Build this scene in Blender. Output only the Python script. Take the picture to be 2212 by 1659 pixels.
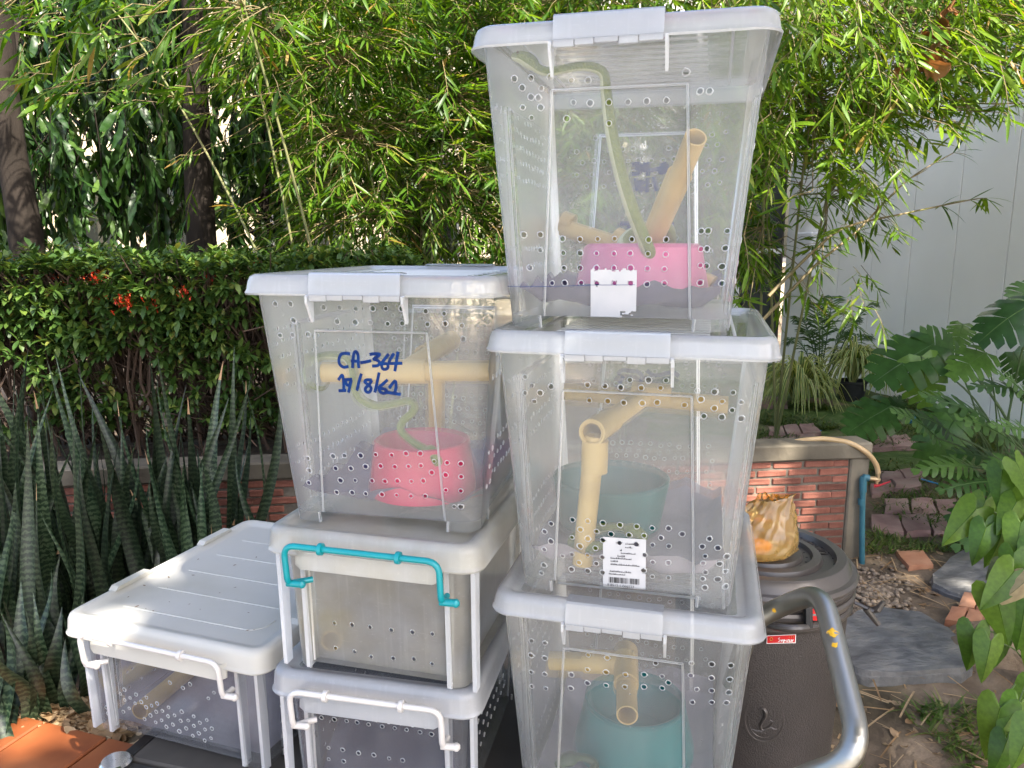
import bpy, math, random
import numpy as np
from mathutils import Vector, Matrix, noise as mnoise
from mathutils.geometry import delaunay_2d_cdt
R = math.radians
rnd = random.Random(7)
nrg = np.random.default_rng(11)
for o in list(bpy.data.objects): bpy.data.objects.remove(o)
scene = bpy.context.scene
C = scene.collection

# ---------------------------------------------------------------- camera, sky, sun, exposure
CAMZ, PITCH, FOC = 1.2, R(10.36), 1661.0
cam_d = bpy.data.cameras.new('camera'); cam = bpy.data.objects.new('camera', cam_d); C.objects.link(cam)
cam.location = (0, 0, CAMZ); cam.rotation_euler = (R(90) - PITCH, 0, 0)
cam_d.sensor_width = 36; cam_d.lens = 36 * FOC / 2212; cam_d.clip_start = .02; cam_d.clip_end = 300
scene.camera = cam
SUN_EL, SUN_AZ = R(50), R(142)          # azimuth clockwise from +Y: the sun stands behind the camera, to the right
SDIR = Vector((math.sin(SUN_AZ) * math.cos(SUN_EL), math.cos(SUN_AZ) * math.cos(SUN_EL), math.sin(SUN_EL)))
world = bpy.data.worlds.new('World'); scene.world = world; world.use_nodes = True
wn = world.node_tree; sky = wn.nodes.new('ShaderNodeTexSky'); sky.sky_type = 'NISHITA'; sky.sun_disc = False
sky.sun_elevation = SUN_EL; sky.sun_rotation = SUN_AZ; sky.dust_density = 3.5; sky.air_density = .85; sky.ozone_density = .8
wn.nodes['Background'].inputs[1].default_value = .15
wn.links.new(sky.outputs[0], wn.nodes['Background'].inputs[0])
sl = bpy.data.lights.new('sun', 'SUN'); sl.energy = 4.6; sl.angle = R(.6); sl.color = (1, .93, .82)
so = bpy.data.objects.new('sun', sl); C.objects.link(so); so.rotation_euler = (-SDIR).to_track_quat('-Z', 'Y').to_euler()
vs = scene.view_settings; vs.view_transform = 'Standard'; vs.look = 'None'; vs.exposure = 2.12; vs.gamma = 1
cy = scene.cycles; cy.max_bounces = 12; cy.transparent_max_bounces = 40; cy.diffuse_bounces = 4; cy.glossy_bounces = 3
cy.transmission_bounces = 8; cy.caustics_reflective = False; cy.caustics_refractive = True; cy.sample_clamp_indirect = 8
try: cy.use_denoising = True
except Exception: pass

# ---------------------------------------------------------------- pixel rays (photo coordinates, 2212 wide) to points in the place
CP, SP = math.cos(PITCH), math.sin(PITCH)
def ray(px, py):
    X = (px - 1106) / FOC; U = -(py - 829.5) / FOC
    return Vector((X, CP + U * SP, -SP + U * CP))
def aty(px, py, y): d = ray(px, py); return Vector((0, 0, CAMZ)) + d * (y / d.y)
def atz(px, py, z=0.0): d = ray(px, py); return Vector((0, 0, CAMZ)) + d * ((z - CAMZ) / d.z)
def topx(P):
    z = P[2] - CAMZ; d = P[1] * CP - z * SP; u = P[1] * SP + z * CP
    return 1106 + FOC * P[0] / d, 829.5 - FOC * u / d, d
def sm(a, b, x): t = min(1, max(0, (x - a) / (b - a))); return t * t * (3 - 2 * t)
def gz(x, y):                            # height of the ground
    d = -.14 * (1 - sm(1.65, 2.05, y)) * sm(.2, .5, x)
    return d + .012 * mnoise.noise(Vector((x * 1.3, y * 1.3, 0)))

# ---------------------------------------------------------------- mesh helpers
class MB:
    def __init__(s): s.v = []; s.f = []; s.m = []
    def add(s, V, F, mi=0):
        o = len(s.v); s.v += [tuple(p) for p in V]; s.f += [tuple(i + o for i in f) for f in F]; s.m += [mi] * len(F); return s
    def box(s, lo, hi, mi=0, M=None, bev=0):
        x0, y0, z0 = lo; x1, y1, z1 = hi
        if bev:
            b = bev; V = []; 
            for z, ins in ((z0, b), (z0 + b, 0), (z1 - b, 0), (z1, b)):
                V += [(x0 + ins, y0 + b + ins*0, z), (x0 + b, y0 + ins, z), (x1 - b, y0 + ins, z), (x1 - ins, y0 + b, z),
                      (x1 - ins, y1 - b, z), (x1 - b, y1 - ins, z), (x0 + b, y1 - ins, z), (x0 + ins, y1 - b, z)]
            F = [tuple(range(7, -1, -1)), tuple(range(24, 32))]
            for k in range(3):
                for i in range(8): j = (i + 1) % 8; F.append((k*8+i, k*8+j, k*8+8+j, k*8+8+i))
        else:
            V = [(x0,y0,z0),(x1,y0,z0),(x1,y1,z0),(x0,y1,z0),(x0,y0,z1),(x1,y0,z1),(x1,y1,z1),(x0,y1,z1)]
            F = [(3,2,1,0),(4,5,6,7),(0,1,5,4),(1,2,6,5),(2,3,7,6),(3,0,4,7)]
        if M is not None: V = [M @ Vector(p) for p in V]
        return s.add(V, F, mi)
    def tube(s, pts, r, n=8, mi=0, cap=True, flat=1.0, up=None, matf=None):
        pts = [Vector(p) for p in pts]; N = len(pts)
        rr = r if isinstance(r, (list, tuple)) else [r] * N
        T = [(pts[min(i+1, N-1)] - pts[max(i-1, 0)]).normalized() for i in range(N)]
        a = Vector(up) if up else (Vector((0,0,1)) if abs(T[0].z) < .9 else Vector((0,-1,0)))
        V = []; nrm = (a - T[0] * a.dot(T[0])).normalized()
        for i in range(N):
            nrm = (nrm - T[i] * nrm.dot(T[i])).normalized(); b = T[i].cross(nrm)
            for k in range(n):
                t = 2 * math.pi * k / n
                V.append(pts[i] + b * (math.cos(t) * rr[i]) + nrm * (math.sin(t) * rr[i] * flat))
        F = []; ms = []
        for i in range(N - 1):
            for k in range(n):
                j = (k + 1) % n; F.append((i*n+k, i*n+j, i*n+n+j, i*n+n+k)); ms.append(matf(k) if matf else mi)
        if cap: F += [tuple(range(n-1, -1, -1)), tuple(range((N-1)*n, N*n))]; ms += [mi, mi]
        o = len(s.v); s.v += [tuple(p) for p in V]; s.f += [tuple(i + o for i in f) for f in F]; s.m += ms
        return s
    def lathe(s, prof, n=32, c=(0,0,0), mi=0, close=False):
        V = []; F = []
        for r, z in prof:
            for k in range(n): t = 2*math.pi*k/n; V.append((c[0]+r*math.cos(t), c[1]+r*math.sin(t), c[2]+z))
        for i in range(len(prof)-1):
            for k in range(n): j = (k+1) % n; F.append((i*n+k, i*n+j, i*n+n+j, i*n+n+k))
        if close: F.append(tuple(range((len(prof)-1)*n, len(prof)*n)))
        return s.add(V, F, mi)
    def loft(s, rings, mi=0, cap0=False, cap1=False):
        n = len(rings[0]); V = [p for r in rings for p in r]; F = []
        for i in range(len(rings)-1):
            for k in range(n): j = (k+1) % n; F.append((i*n+k, i*n+j, i*n+n+j, i*n+n+k))
        if cap0: F.append(tuple(range(n-1, -1, -1)))
        if cap1: F.append(tuple(range((len(rings)-1)*n, len(rings)*n)))
        return s.add(V, F, mi)
    def ball(s, c, r, mi=0, n=10, sc=(1,1,1)):
        V = []; F = []; m = n // 2 + 1
        for i in range(m):
            a = math.pi * i / (m - 1)
            for k in range(n): t = 2*math.pi*k/n; V.append((c[0]+r*sc[0]*math.sin(a)*math.cos(t), c[1]+r*sc[1]*math.sin(a)*math.sin(t), c[2]+r*sc[2]*math.cos(a)))
        for i in range(m-1):
            for k in range(n): j = (k+1) % n; F.append((i*n+n+k, i*n+n+j, i*n+j, i*n+k))
        return s.add(V, F, mi)
    def mesh(s, name, mats, smooth=False):
        me = bpy.data.meshes.new(name); me.from_pydata(s.v, [], s.f); me.update()
        for m in (mats if isinstance(mats, (list, tuple)) else [mats]): me.materials.append(m)
        if len(me.materials) > 1: me.polygons.foreach_set('material_index', s.m)
        if smooth: smooth_by_angle(me, smooth if smooth is not True else 35)
        return me
    def build(s, name, mats, parent=None, smooth=False, loc=None):
        return put(name, s.mesh(name, mats, smooth), parent, loc)
def smooth_by_angle(me, deg):
    me.polygons.foreach_set('use_smooth', [True] * len(me.polygons))
    try: me.set_sharp_from_angle(angle=R(deg))
    except Exception: pass
def put(name, me, parent=None, loc=None, rot=None):
    o = bpy.data.objects.new(name, me); C.objects.link(o)
    if parent is not None: o.parent = parent
    if loc is not None: o.location = loc
    if rot is not None: o.rotation_euler = rot
    return o
def tag(o, label, cat, group=None, kind=None):
    if label: o['label'] = label
    if cat: o['category'] = cat
    if group: o['group'] = group
    if kind: o['kind'] = kind
    return o
def thing(name, label, cat, loc=(0,0,0), rz=0, group=None):
    o = bpy.data.objects.new(name, None); C.objects.link(o); o.empty_display_size = .1
    o.location = loc; o.rotation_euler = (0, 0, rz); return tag(o, label, cat, group)
def smooth_path(pts, sub=6):
    P = [Vector(p) for p in pts]; out = []
    for i in range(len(P) - 1):
        p0, p1, p2, p3 = P[max(i-1,0)], P[i], P[i+1], P[min(i+2,len(P)-1)]
        for k in range(sub):
            t = k / sub
            out.append(.5 * ((2*p1) + (p2-p0)*t + (2*p0-5*p1+4*p2-p3)*t*t + (3*p1-p0-3*p2+p3)*t**3))
    out.append(P[-1]); return out
def fillet(pts, r, n=6):                 # a polyline with rounded corners, for bent tube
    P = [Vector(p) for p in pts]; out = [P[0]]
    for i in range(1, len(P)-1):
        a = (P[i-1]-P[i]); b = (P[i+1]-P[i]); d = min(r, a.length*.49, b.length*.49)
        A = P[i] + a.normalized()*d; B = P[i] + b.normalized()*d
        for k in range(n+1): t = k/n; out.append(A*(1-t)**2 + P[i]*2*t*(1-t) + B*t*t)
    out.append(P[-1]); return out
def fast_mesh(name, V, F, mats):         # V (n,3) array, F (m,3) triangles
    me = bpy.data.meshes.new(name); nf = len(F)
    me.vertices.add(len(V)); me.vertices.foreach_set('co', np.asarray(V, np.float32).ravel())
    me.loops.add(nf*3); me.loops.foreach_set('vertex_index', np.asarray(F, np.int32).ravel())
    me.polygons.add(nf); me.polygons.foreach_set('loop_start', np.arange(0, nf*3, 3, dtype=np.int32))
    me.update(calc_edges=True); me.polygons.foreach_set('use_smooth', np.ones(nf, bool))
    for m in (mats if isinstance(mats, (list, tuple)) else [mats]): me.materials.append(m)
    return me

# ---------------------------------------------------------------- materials
def nodes(name):
    m = bpy.data.materials.new(name); m.use_nodes = True; nt = m.node_tree; nt.nodes.clear()
    out = nt.nodes.new('ShaderNodeOutputMaterial'); return m, nt, out
def N(nt, t, **kw):
    n = nt.nodes.new('ShaderNode' + t)
    for k, v in kw.items(): setattr(n, k, v)
    return n
def setv(n, **kw):
    for k, v in kw.items(): n.inputs[k.replace('_', ' ')].default_value = v
def c4(c): return (c[0], c[1], c[2], 1)
def noisy_color(nt, cols, scale, detail=4, coord='Object', stretch=None, lo=.3, hi=.7, dist=0.0):
    tc = N(nt, 'TexCoord'); nz = N(nt, 'TexNoise'); setv(nz, Scale=scale, Detail=detail, Distortion=dist)
    if stretch:
        mp = N(nt, 'Mapping'); mp.inputs['Scale'].default_value = stretch
        nt.links.new(tc.outputs[coord], mp.inputs[0]); nt.links.new(mp.outputs[0], nz.inputs['Vector'])
    else: nt.links.new(tc.outputs[coord], nz.inputs['Vector'])
    rp = N(nt, 'ValToRGB'); e = rp.color_ramp.elements
    while len(e) < len(cols): e.new(.5)
    for i, c in enumerate(cols): e[i].position = lo + (hi-lo)*i/max(1, len(cols)-1); e[i].color = c4(c)
    nt.links.new(nz.outputs[0], rp.inputs[0]); return rp.outputs[0], nz
def bump(nt, scale, strength, dist=.01, detail=5, coord='Object', kind='TexNoise', stretch=None):
    tc = N(nt, 'TexCoord'); nz = N(nt, kind); nz.inputs['Scale'].default_value = scale
    if 'Detail' in nz.inputs: nz.inputs['Detail'].default_value = detail
    src = tc.outputs[coord]
    if stretch:
        mp = N(nt, 'Mapping'); mp.inputs['Scale'].default_value = stretch; nt.links.new(src, mp.inputs[0]); src = mp.outputs[0]
    nt.links.new(src, nz.inputs['Vector'])
    b = N(nt, 'Bump'); setv(b, Strength=strength, Distance=dist); nt.links.new(nz.outputs[0], b.inputs['Height']); return b.outputs[0]
def pbr(name, cols, rough=.6, metal=0, scale=6, lo=.3, hi=.7, bmp=None, spec=.5, coord='Object', stretch=None, dist=0.0, island=0):
    m, nt, out = nodes(name); p = N(nt, 'BsdfPrincipled'); setv(p, Roughness=rough, Metallic=metal); p.inputs['Specular IOR Level'].default_value = spec
    if isinstance(cols[0], (int, float)): p.inputs['Base Color'].default_value = c4(cols); col = None
    else:
        col, _ = noisy_color(nt, cols, scale, coord=coord, stretch=stretch, lo=lo, hi=hi, dist=dist)
        if island:
            hv = N(nt, 'HueSaturation'); mr = N(nt, 'MapRange'); setv(mr, From_Min=0., From_Max=1., To_Min=1-island, To_Max=1+island)
            nt.links.new(rand_out(nt), mr.inputs[0]); nt.links.new(mr.outputs[0], hv.inputs['Value']); nt.links.new(col, hv.inputs['Color']); col = hv.outputs[0]
        nt.links.new(col, p.inputs['Base Color'])
    if bmp: nt.links.new(bump(nt, *bmp) if not isinstance(bmp, dict) else bump(nt, **bmp), p.inputs['Normal'])
    nt.links.new(p.outputs[0], out.inputs[0]); return m
def rand_out(nt):                        # one random number per leaf, joined or single
    g = N(nt, 'NewGeometry'); oi = N(nt, 'ObjectInfo'); a = N(nt, 'Math', operation='ADD'); f = N(nt, 'Math', operation='FRACT')
    nt.links.new(g.outputs['Random Per Island'], a.inputs[0]); nt.links.new(oi.outputs['Random'], a.inputs[1]); nt.links.new(a.outputs[0], f.inputs[0])
    return f.outputs[0]
def leafmat(name, stops, trans=.4, rough=.42, tint=(1.25, 1.15, .55), nscale=30, spec=.4):
    m, nt, out = nodes(name); rp = N(nt, 'ValToRGB'); e = rp.color_ramp.elements
    while len(e) < len(stops): e.new(.5)
    for i, (p, c) in enumerate(stops): e[i].position = p; e[i].color = c4(c)
    nt.links.new(rand_out(nt), rp.inputs[0])
    nc, _ = noisy_color(nt, [(.72,.72,.72),(1.1,1.1,1.1)], nscale)
    mx = N(nt, 'Mix', data_type='RGBA', blend_type='MULTIPLY'); mx.inputs[0].default_value = 1
    nt.links.new(rp.outputs[0], mx.inputs[6]); nt.links.new(nc, mx.inputs[7])
    p = N(nt, 'BsdfPrincipled'); setv(p, Roughness=rough); p.inputs['Specular IOR Level'].default_value = spec
    nt.links.new(mx.outputs[2], p.inputs['Base Color'])
    t = N(nt, 'BsdfTranslucent'); m2 = N(nt, 'Mix', data_type='RGBA', blend_type='MULTIPLY'); m2.inputs[0].default_value = 1
    nt.links.new(mx.outputs[2], m2.inputs[6]); m2.inputs[7].default_value = c4(tint); nt.links.new(m2.outputs[2], t.inputs[0])
    ms = N(nt, 'MixShader'); ms.inputs[0].default_value = trans
    nt.links.new(p.outputs[0], ms.inputs[1]); nt.links.new(t.outputs[0], ms.inputs[2]); nt.links.new(ms.outputs[0], out.inputs[0]); return m
def plastic(name, clear, scatter=(.86,.88,.9), tint=(.95,.97,.98), rough=.22, spec=1.0, wav=(14,.25,.004), dirt=0.0, cloud=.08, frost=0.0, frough=.35):
    # thin milky polypropylene: part of the light goes straight through, part is scattered both ways, the surface is glossy
    m, nt, out = nodes(name)
    tr = N(nt, 'BsdfTransparent'); tr.inputs[0].default_value = c4(tint)
    df = N(nt, 'BsdfDiffuse'); tl = N(nt, 'BsdfTranslucent')
    if dirt:
        col, _ = noisy_color(nt, [tuple(c*(1-dirt) * k for c, k in zip(scatter, (1,.95,.82))), scatter], 9, lo=.35, hi=.65)
        nt.links.new(col, df.inputs[0]); nt.links.new(col, tl.inputs[0])
    else: df.inputs[0].default_value = c4(scatter); tl.inputs[0].default_value = c4(scatter)
    a = N(nt, 'MixShader'); a.inputs[0].default_value = .5; nt.links.new(df.outputs[0], a.inputs[1]); nt.links.new(tl.outputs[0], a.inputs[2])
    b = N(nt, 'MixShader'); nt.links.new(a.outputs[0], b.inputs[1]); nt.links.new(tr.outputs[0], b.inputs[2])
    if frost:                            # light that goes through slightly bent: the frosted blur
        rf = N(nt, 'BsdfRefraction'); rf.inputs[0].default_value = c4(tint); setv(rf, Roughness=frough, IOR=1.1)
        fm = N(nt, 'MixShader'); fm.inputs[0].default_value = frost; nt.links.new(tr.outputs[0], fm.inputs[1]); nt.links.new(rf.outputs[0], fm.inputs[2]); nt.links.new(fm.outputs[0], b.inputs[2])
    tc = N(nt, 'TexCoord'); nz = N(nt, 'TexNoise'); setv(nz, Scale=7.0, Detail=5.0); nt.links.new(tc.outputs['Object'], nz.inputs['Vector'])
    mr = N(nt, 'MapRange'); setv(mr, From_Min=.3, From_Max=.7, To_Min=clear-cloud, To_Max=clear+cloud); nt.links.new(nz.outputs[0], mr.inputs[0])
    # rain streaks, dust specks and fine scratches make the sheet a little less clear
    fac = mr.outputs[0]
    for sc_, st_, lo_, hi_, am_ in ((3.0, (38,38,1.2), .55, .75, .04), (170.0, (1,1,1), .64, .74, .05), (26.0, (1,9,14), .67, .71, .035)):
        mp = N(nt, 'Mapping'); mp.inputs['Scale'].default_value = st_; mp.inputs['Rotation'].default_value = (.0 if sc_ < 20 else .5, .4 if sc_ == 26.0 else 0, 0); n2 = N(nt, 'TexNoise'); setv(n2, Scale=sc_, Detail=3.0); nt.links.new(tc.outputs['Object'], mp.inputs[0]); nt.links.new(mp.outputs[0], n2.inputs['Vector'])
        m2 = N(nt, 'MapRange'); setv(m2, From_Min=lo_, From_Max=hi_, To_Min=0., To_Max=am_); nt.links.new(n2.outputs[0], m2.inputs[0]); sb_ = N(nt, 'Math', operation='SUBTRACT'); sb_.use_clamp = True; nt.links.new(fac, sb_.inputs[0]); nt.links.new(m2.outputs[0], sb_.inputs[1]); fac = sb_.outputs[0]
    nt.links.new(fac, b.inputs[0])
    gl = N(nt, 'BsdfGlossy'); gl.inputs['Roughness'].default_value = rough; gl.inputs[0].default_value = (1,1,1,1)
    fr = N(nt, 'Fresnel'); fr.inputs[0].default_value = 1.49
    bn = bump(nt, wav[0], wav[1], wav[2], 3); nt.links.new(bn, gl.inputs['Normal'])
    k = N(nt, 'Math', operation='MULTIPLY'); k.inputs[1].default_value = spec; nt.links.new(fr.outputs[0], k.inputs[0])
    c = N(nt, 'MixShader'); nt.links.new(k.outputs[0], c.inputs[0]); nt.links.new(b.outputs[0], c.inputs[1]); nt.links.new(gl.outputs[0], c.inputs[2])
    nt.links.new(c.outputs[0], out.inputs[0]); return m

# ---------------------------------------------------------------- foliage helpers
def leaf_template(segs, wfun, droop=.15, fold=.25, wave=0.0):
    V = []; F = []
    for i in range(segs+1):
        t = i/segs; w = wfun(t); z = -droop*t*t
        zz = z + fold*w + (wave*math.sin(t*17)*w)
        V += [(-w, t, zz), (0, t, z), (w, t, z + fold*w - wave*math.sin(t*17+1)*w)]
    for i in range(segs):
        a = i*3
        for q in ((a, a+1, a+4, a+3), (a+1, a+2, a+5, a+4)): F += [(q[0], q[1], q[2]), (q[0], q[2], q[3])]
    return np.array(V), np.array(F)
def frames(D, U=None, roll=None):        # rotation matrices: local +Y along D, local +Z as near to U as it can be
    D = D / np.linalg.norm(D, axis=1, keepdims=True)
    if U is None: U = np.tile([0,0,1.0], (len(D),1))
    X = np.cross(D, U); n = np.linalg.norm(X, axis=1, keepdims=True); X = np.where(n < 1e-4, [1.0,0,0], X / np.maximum(n, 1e-6)); Z = np.cross(X, D)
    if roll is not None:
        c, s = np.cos(roll)[:,None], np.sin(roll)[:,None]; X, Z = X*c + Z*s, Z*c - X*s
    return np.stack([X, D, Z], axis=2)
def hidden_px(u, v): return (515 < u < 1090 and v > 580) or (1010 < u < 1690 and 20 < v)
def scatter(parent, base, templ, mats, P, D, S, W=None, roll=None, nind=300, one='leaf', rest='leaves', U=None):
    # leaves at P along D with length S: the ones that show largest become single parts, the others one mesh of "stuff"
    P = np.asarray(P, float); D = np.asarray(D, float); S = np.asarray(S, float); n = len(P)
    if W is None: W = S
    Rm = frames(D, U, roll); Rm = Rm * np.stack([W, S, (W+S)/2], axis=1)[:,None,:]
    score = np.full(n, -1.0)
    for i in range(n):
        u, v, d = topx(P[i])
        if d > .2 and 0 < u < 2212 and 0 < v < 1659 and not hidden_px(u, v): score[i] = S[i]/d
    order = np.argsort(-score); ind = [i for i in order[:nind] if score[i] > 0]
    mes = []
    for k, (V, F) in enumerate(templ): mes.append(fast_mesh(one, V, F, mats))
    tk = nrg.integers(0, len(templ), n); b = Vector(base)
    for i in ind:
        o = bpy.data.objects.new(one, mes[tk[i]]); C.objects.link(o); o.parent = parent
        M = Matrix([[*Rm[i][0], P[i][0]-b.x], [*Rm[i][1], P[i][1]-b.y], [*Rm[i][2], P[i][2]-b.z], [0,0,0,1]]); o.matrix_local = M
    mask = np.ones(n, bool); mask[ind] = False; VV = []; FF = []; off = 0
    for k, (V, F) in enumerate(templ):
        sel = np.where(mask & (tk == k))[0]
        if len(sel) == 0: continue
        A = np.einsum('nij,vj->nvi', Rm[sel], V) + (P[sel] - np.array(base))[:,None,:]
        VV.append(A.reshape(-1,3)); f = (F[None] + (np.arange(len(sel))*len(V))[:,None,None]).reshape(-1,3) + off; FF.append(f); off += len(sel)*len(V)
    if VV:
        o = put(rest, fast_mesh(rest, np.concatenate(VV), np.concatenate(FF), mats), parent); o['kind'] = 'stuff'
def rand_dirs(n, zlo=-1, zhi=1):
    a = nrg.uniform(0, 2*math.pi, n); z = nrg.uniform(zlo, zhi, n); r = np.sqrt(np.maximum(0, 1-z*z)); return np.stack([r*np.cos(a), r*np.sin(a), z], 1)
# ================================================================ storage boxes
P_CLEAR = plastic('milky clear plastic', .845, scatter=(.94,.97,.97), tint=(.97,.98,.98), cloud=.035, spec=.7, rough=.34, wav=(9,.3,.004), frost=.32, frough=.16)
P_RIB = plastic('moulded edge plastic', .76, scatter=(.95,.95,.95), rough=.4, spec=.5, cloud=.03)
P_RIM = plastic('thick plastic edge', .48, scatter=(.93,.94,.95), rough=.4, spec=.35, cloud=.03)
P_LID = plastic('milky lid plastic', .47, scatter=(.85,.865,.895), tint=(.92,.95,.97), rough=.2, cloud=.05)
P_LATCH = plastic('latch plastic', .54, scatter=(.85,.865,.895), rough=.25, cloud=.03)
P_PLATE = plastic('clear lid plate', .78, scatter=(.86,.89,.91), rough=.12, wav=(9,.4,.006))
P_FIN = plastic('fin plastic', .45, scatter=(.86,.87,.89), rough=.6, spec=.25, cloud=.03)
P_DIRTY = plastic('clouded old plastic', .70, scatter=(.95,.945,.91), tint=(.96,.96,.93), rough=.35, dirt=.18)
P_DLID = plastic('clouded old lid plastic', .45, scatter=(.86,.86,.83), rough=.35, dirt=.12)
P_SMOKE = plastic('clear short box plastic', .84, scatter=(.74,.75,.8), tint=(.93,.94,.96), rough=.18)
WHITE_PL = pbr('off white lid plastic', [(.36,.33,.26),(.50,.485,.425),(.57,.555,.505),(.60,.585,.54)], rough=.42, scale=4, lo=.2, hi=.6, bmp=(60,.04,.002))
_w = WHITE_PL.node_tree; _t = N(_w, 'BsdfTranslucent'); _t.inputs[0].default_value = (.8,.78,.7,1); _m = N(_w, 'MixShader'); _m.inputs[0].default_value = .3   # thin enough to let light into the box
_o = next(n for n in _w.nodes if n.type == 'OUTPUT_MATERIAL'); _p = next(n for n in _w.nodes if n.type == 'BSDF_PRINCIPLED'); _w.links.new(_p.outputs[0], _m.inputs[1]); _w.links.new(_t.outputs[0], _m.inputs[2]); _w.links.new(_m.outputs[0], _o.inputs[0])
WHITE_H = pbr('white handle plastic', [(.50,.48,.46),(.57,.55,.53)], rough=.35, scale=12)
TEAL_H = pbr('teal handle plastic', [(.0,.20,.235),(.0,.25,.28)], rough=.3, scale=12)
INK = pbr('blue marker ink', [(.0,.012,.085),(.0,.03,.15)], rough=.6, scale=90, spec=.15)
PAPER = pbr('sticker paper', [(.40,.41,.43),(.47,.47,.48)], rough=.7, scale=20)
BLACK = pbr('black print', (.02,.02,.022), rough=.6)

BOXES = {}
def rrect(a, b, r, n=5, z=0, cy=0):
    out = []
    for cx, cyy, a0 in ((a-r, -(b-r), -90), (a-r, b-r, 0), (-(a-r), b-r, 90), (-(a-r), -(b-r), 180)):
        for k in range(n+1): t = R(a0 + 90*k/n); out.append((cx + r*math.cos(t), cy + cyy + r*math.sin(t), z))
    return out
class Box:
    def __init__(s, key, x, y, yaw, z0, W, D, H, ins, tap, rimh):
        s.x, s.y, s.yaw, s.z0, s.W, s.D, s.H, s.ins, s.tap, s.rimh = x, y, R(yaw), z0, W, D, H, ins, tap, rimh
        s.M = Matrix.Translation((x, y, z0)) @ Matrix.Rotation(s.yaw, 4, 'Z'); s.Mi = s.M.inverted(); BOXES[key] = s
        s.r = .03; s.cy = D/2; s.zt = H - .006
        s.a1, s.b1 = W/2 - ins - tap, D/2 - ins - tap*1.2
        s.a0, s.b0 = W/2 - ins, D/2 - ins
    def ab(s, z): t = z / s.zt; return s.a1 + (s.a0-s.a1)*t, s.b1 + (s.b0-s.b1)*t
    def lray(s, px, py):
        d = (s.Mi.to_3x3() @ ray(px, py)); o = s.Mi @ Vector((0,0,CAMZ)); return o, d
    def front(s, px, py, back=False):    # local (x, z) where a photo ray meets the front (or back) wall
        o, d = s.lray(px, py); z = .2
        for _ in range(8):
            b = s.ab(z)[1]; yv = s.cy + b if back else s.cy - b
            t = (yv - o.y) / d.y; z = (o + d*t).z
        return (o + d*t)
    def inside(s, px, py, v):            # world point on a photo ray, v metres behind the lid's front edge
        o, d = s.lray(px, py); t = (v - o.y) / d.y; return s.M @ (o + d*t)
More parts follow.
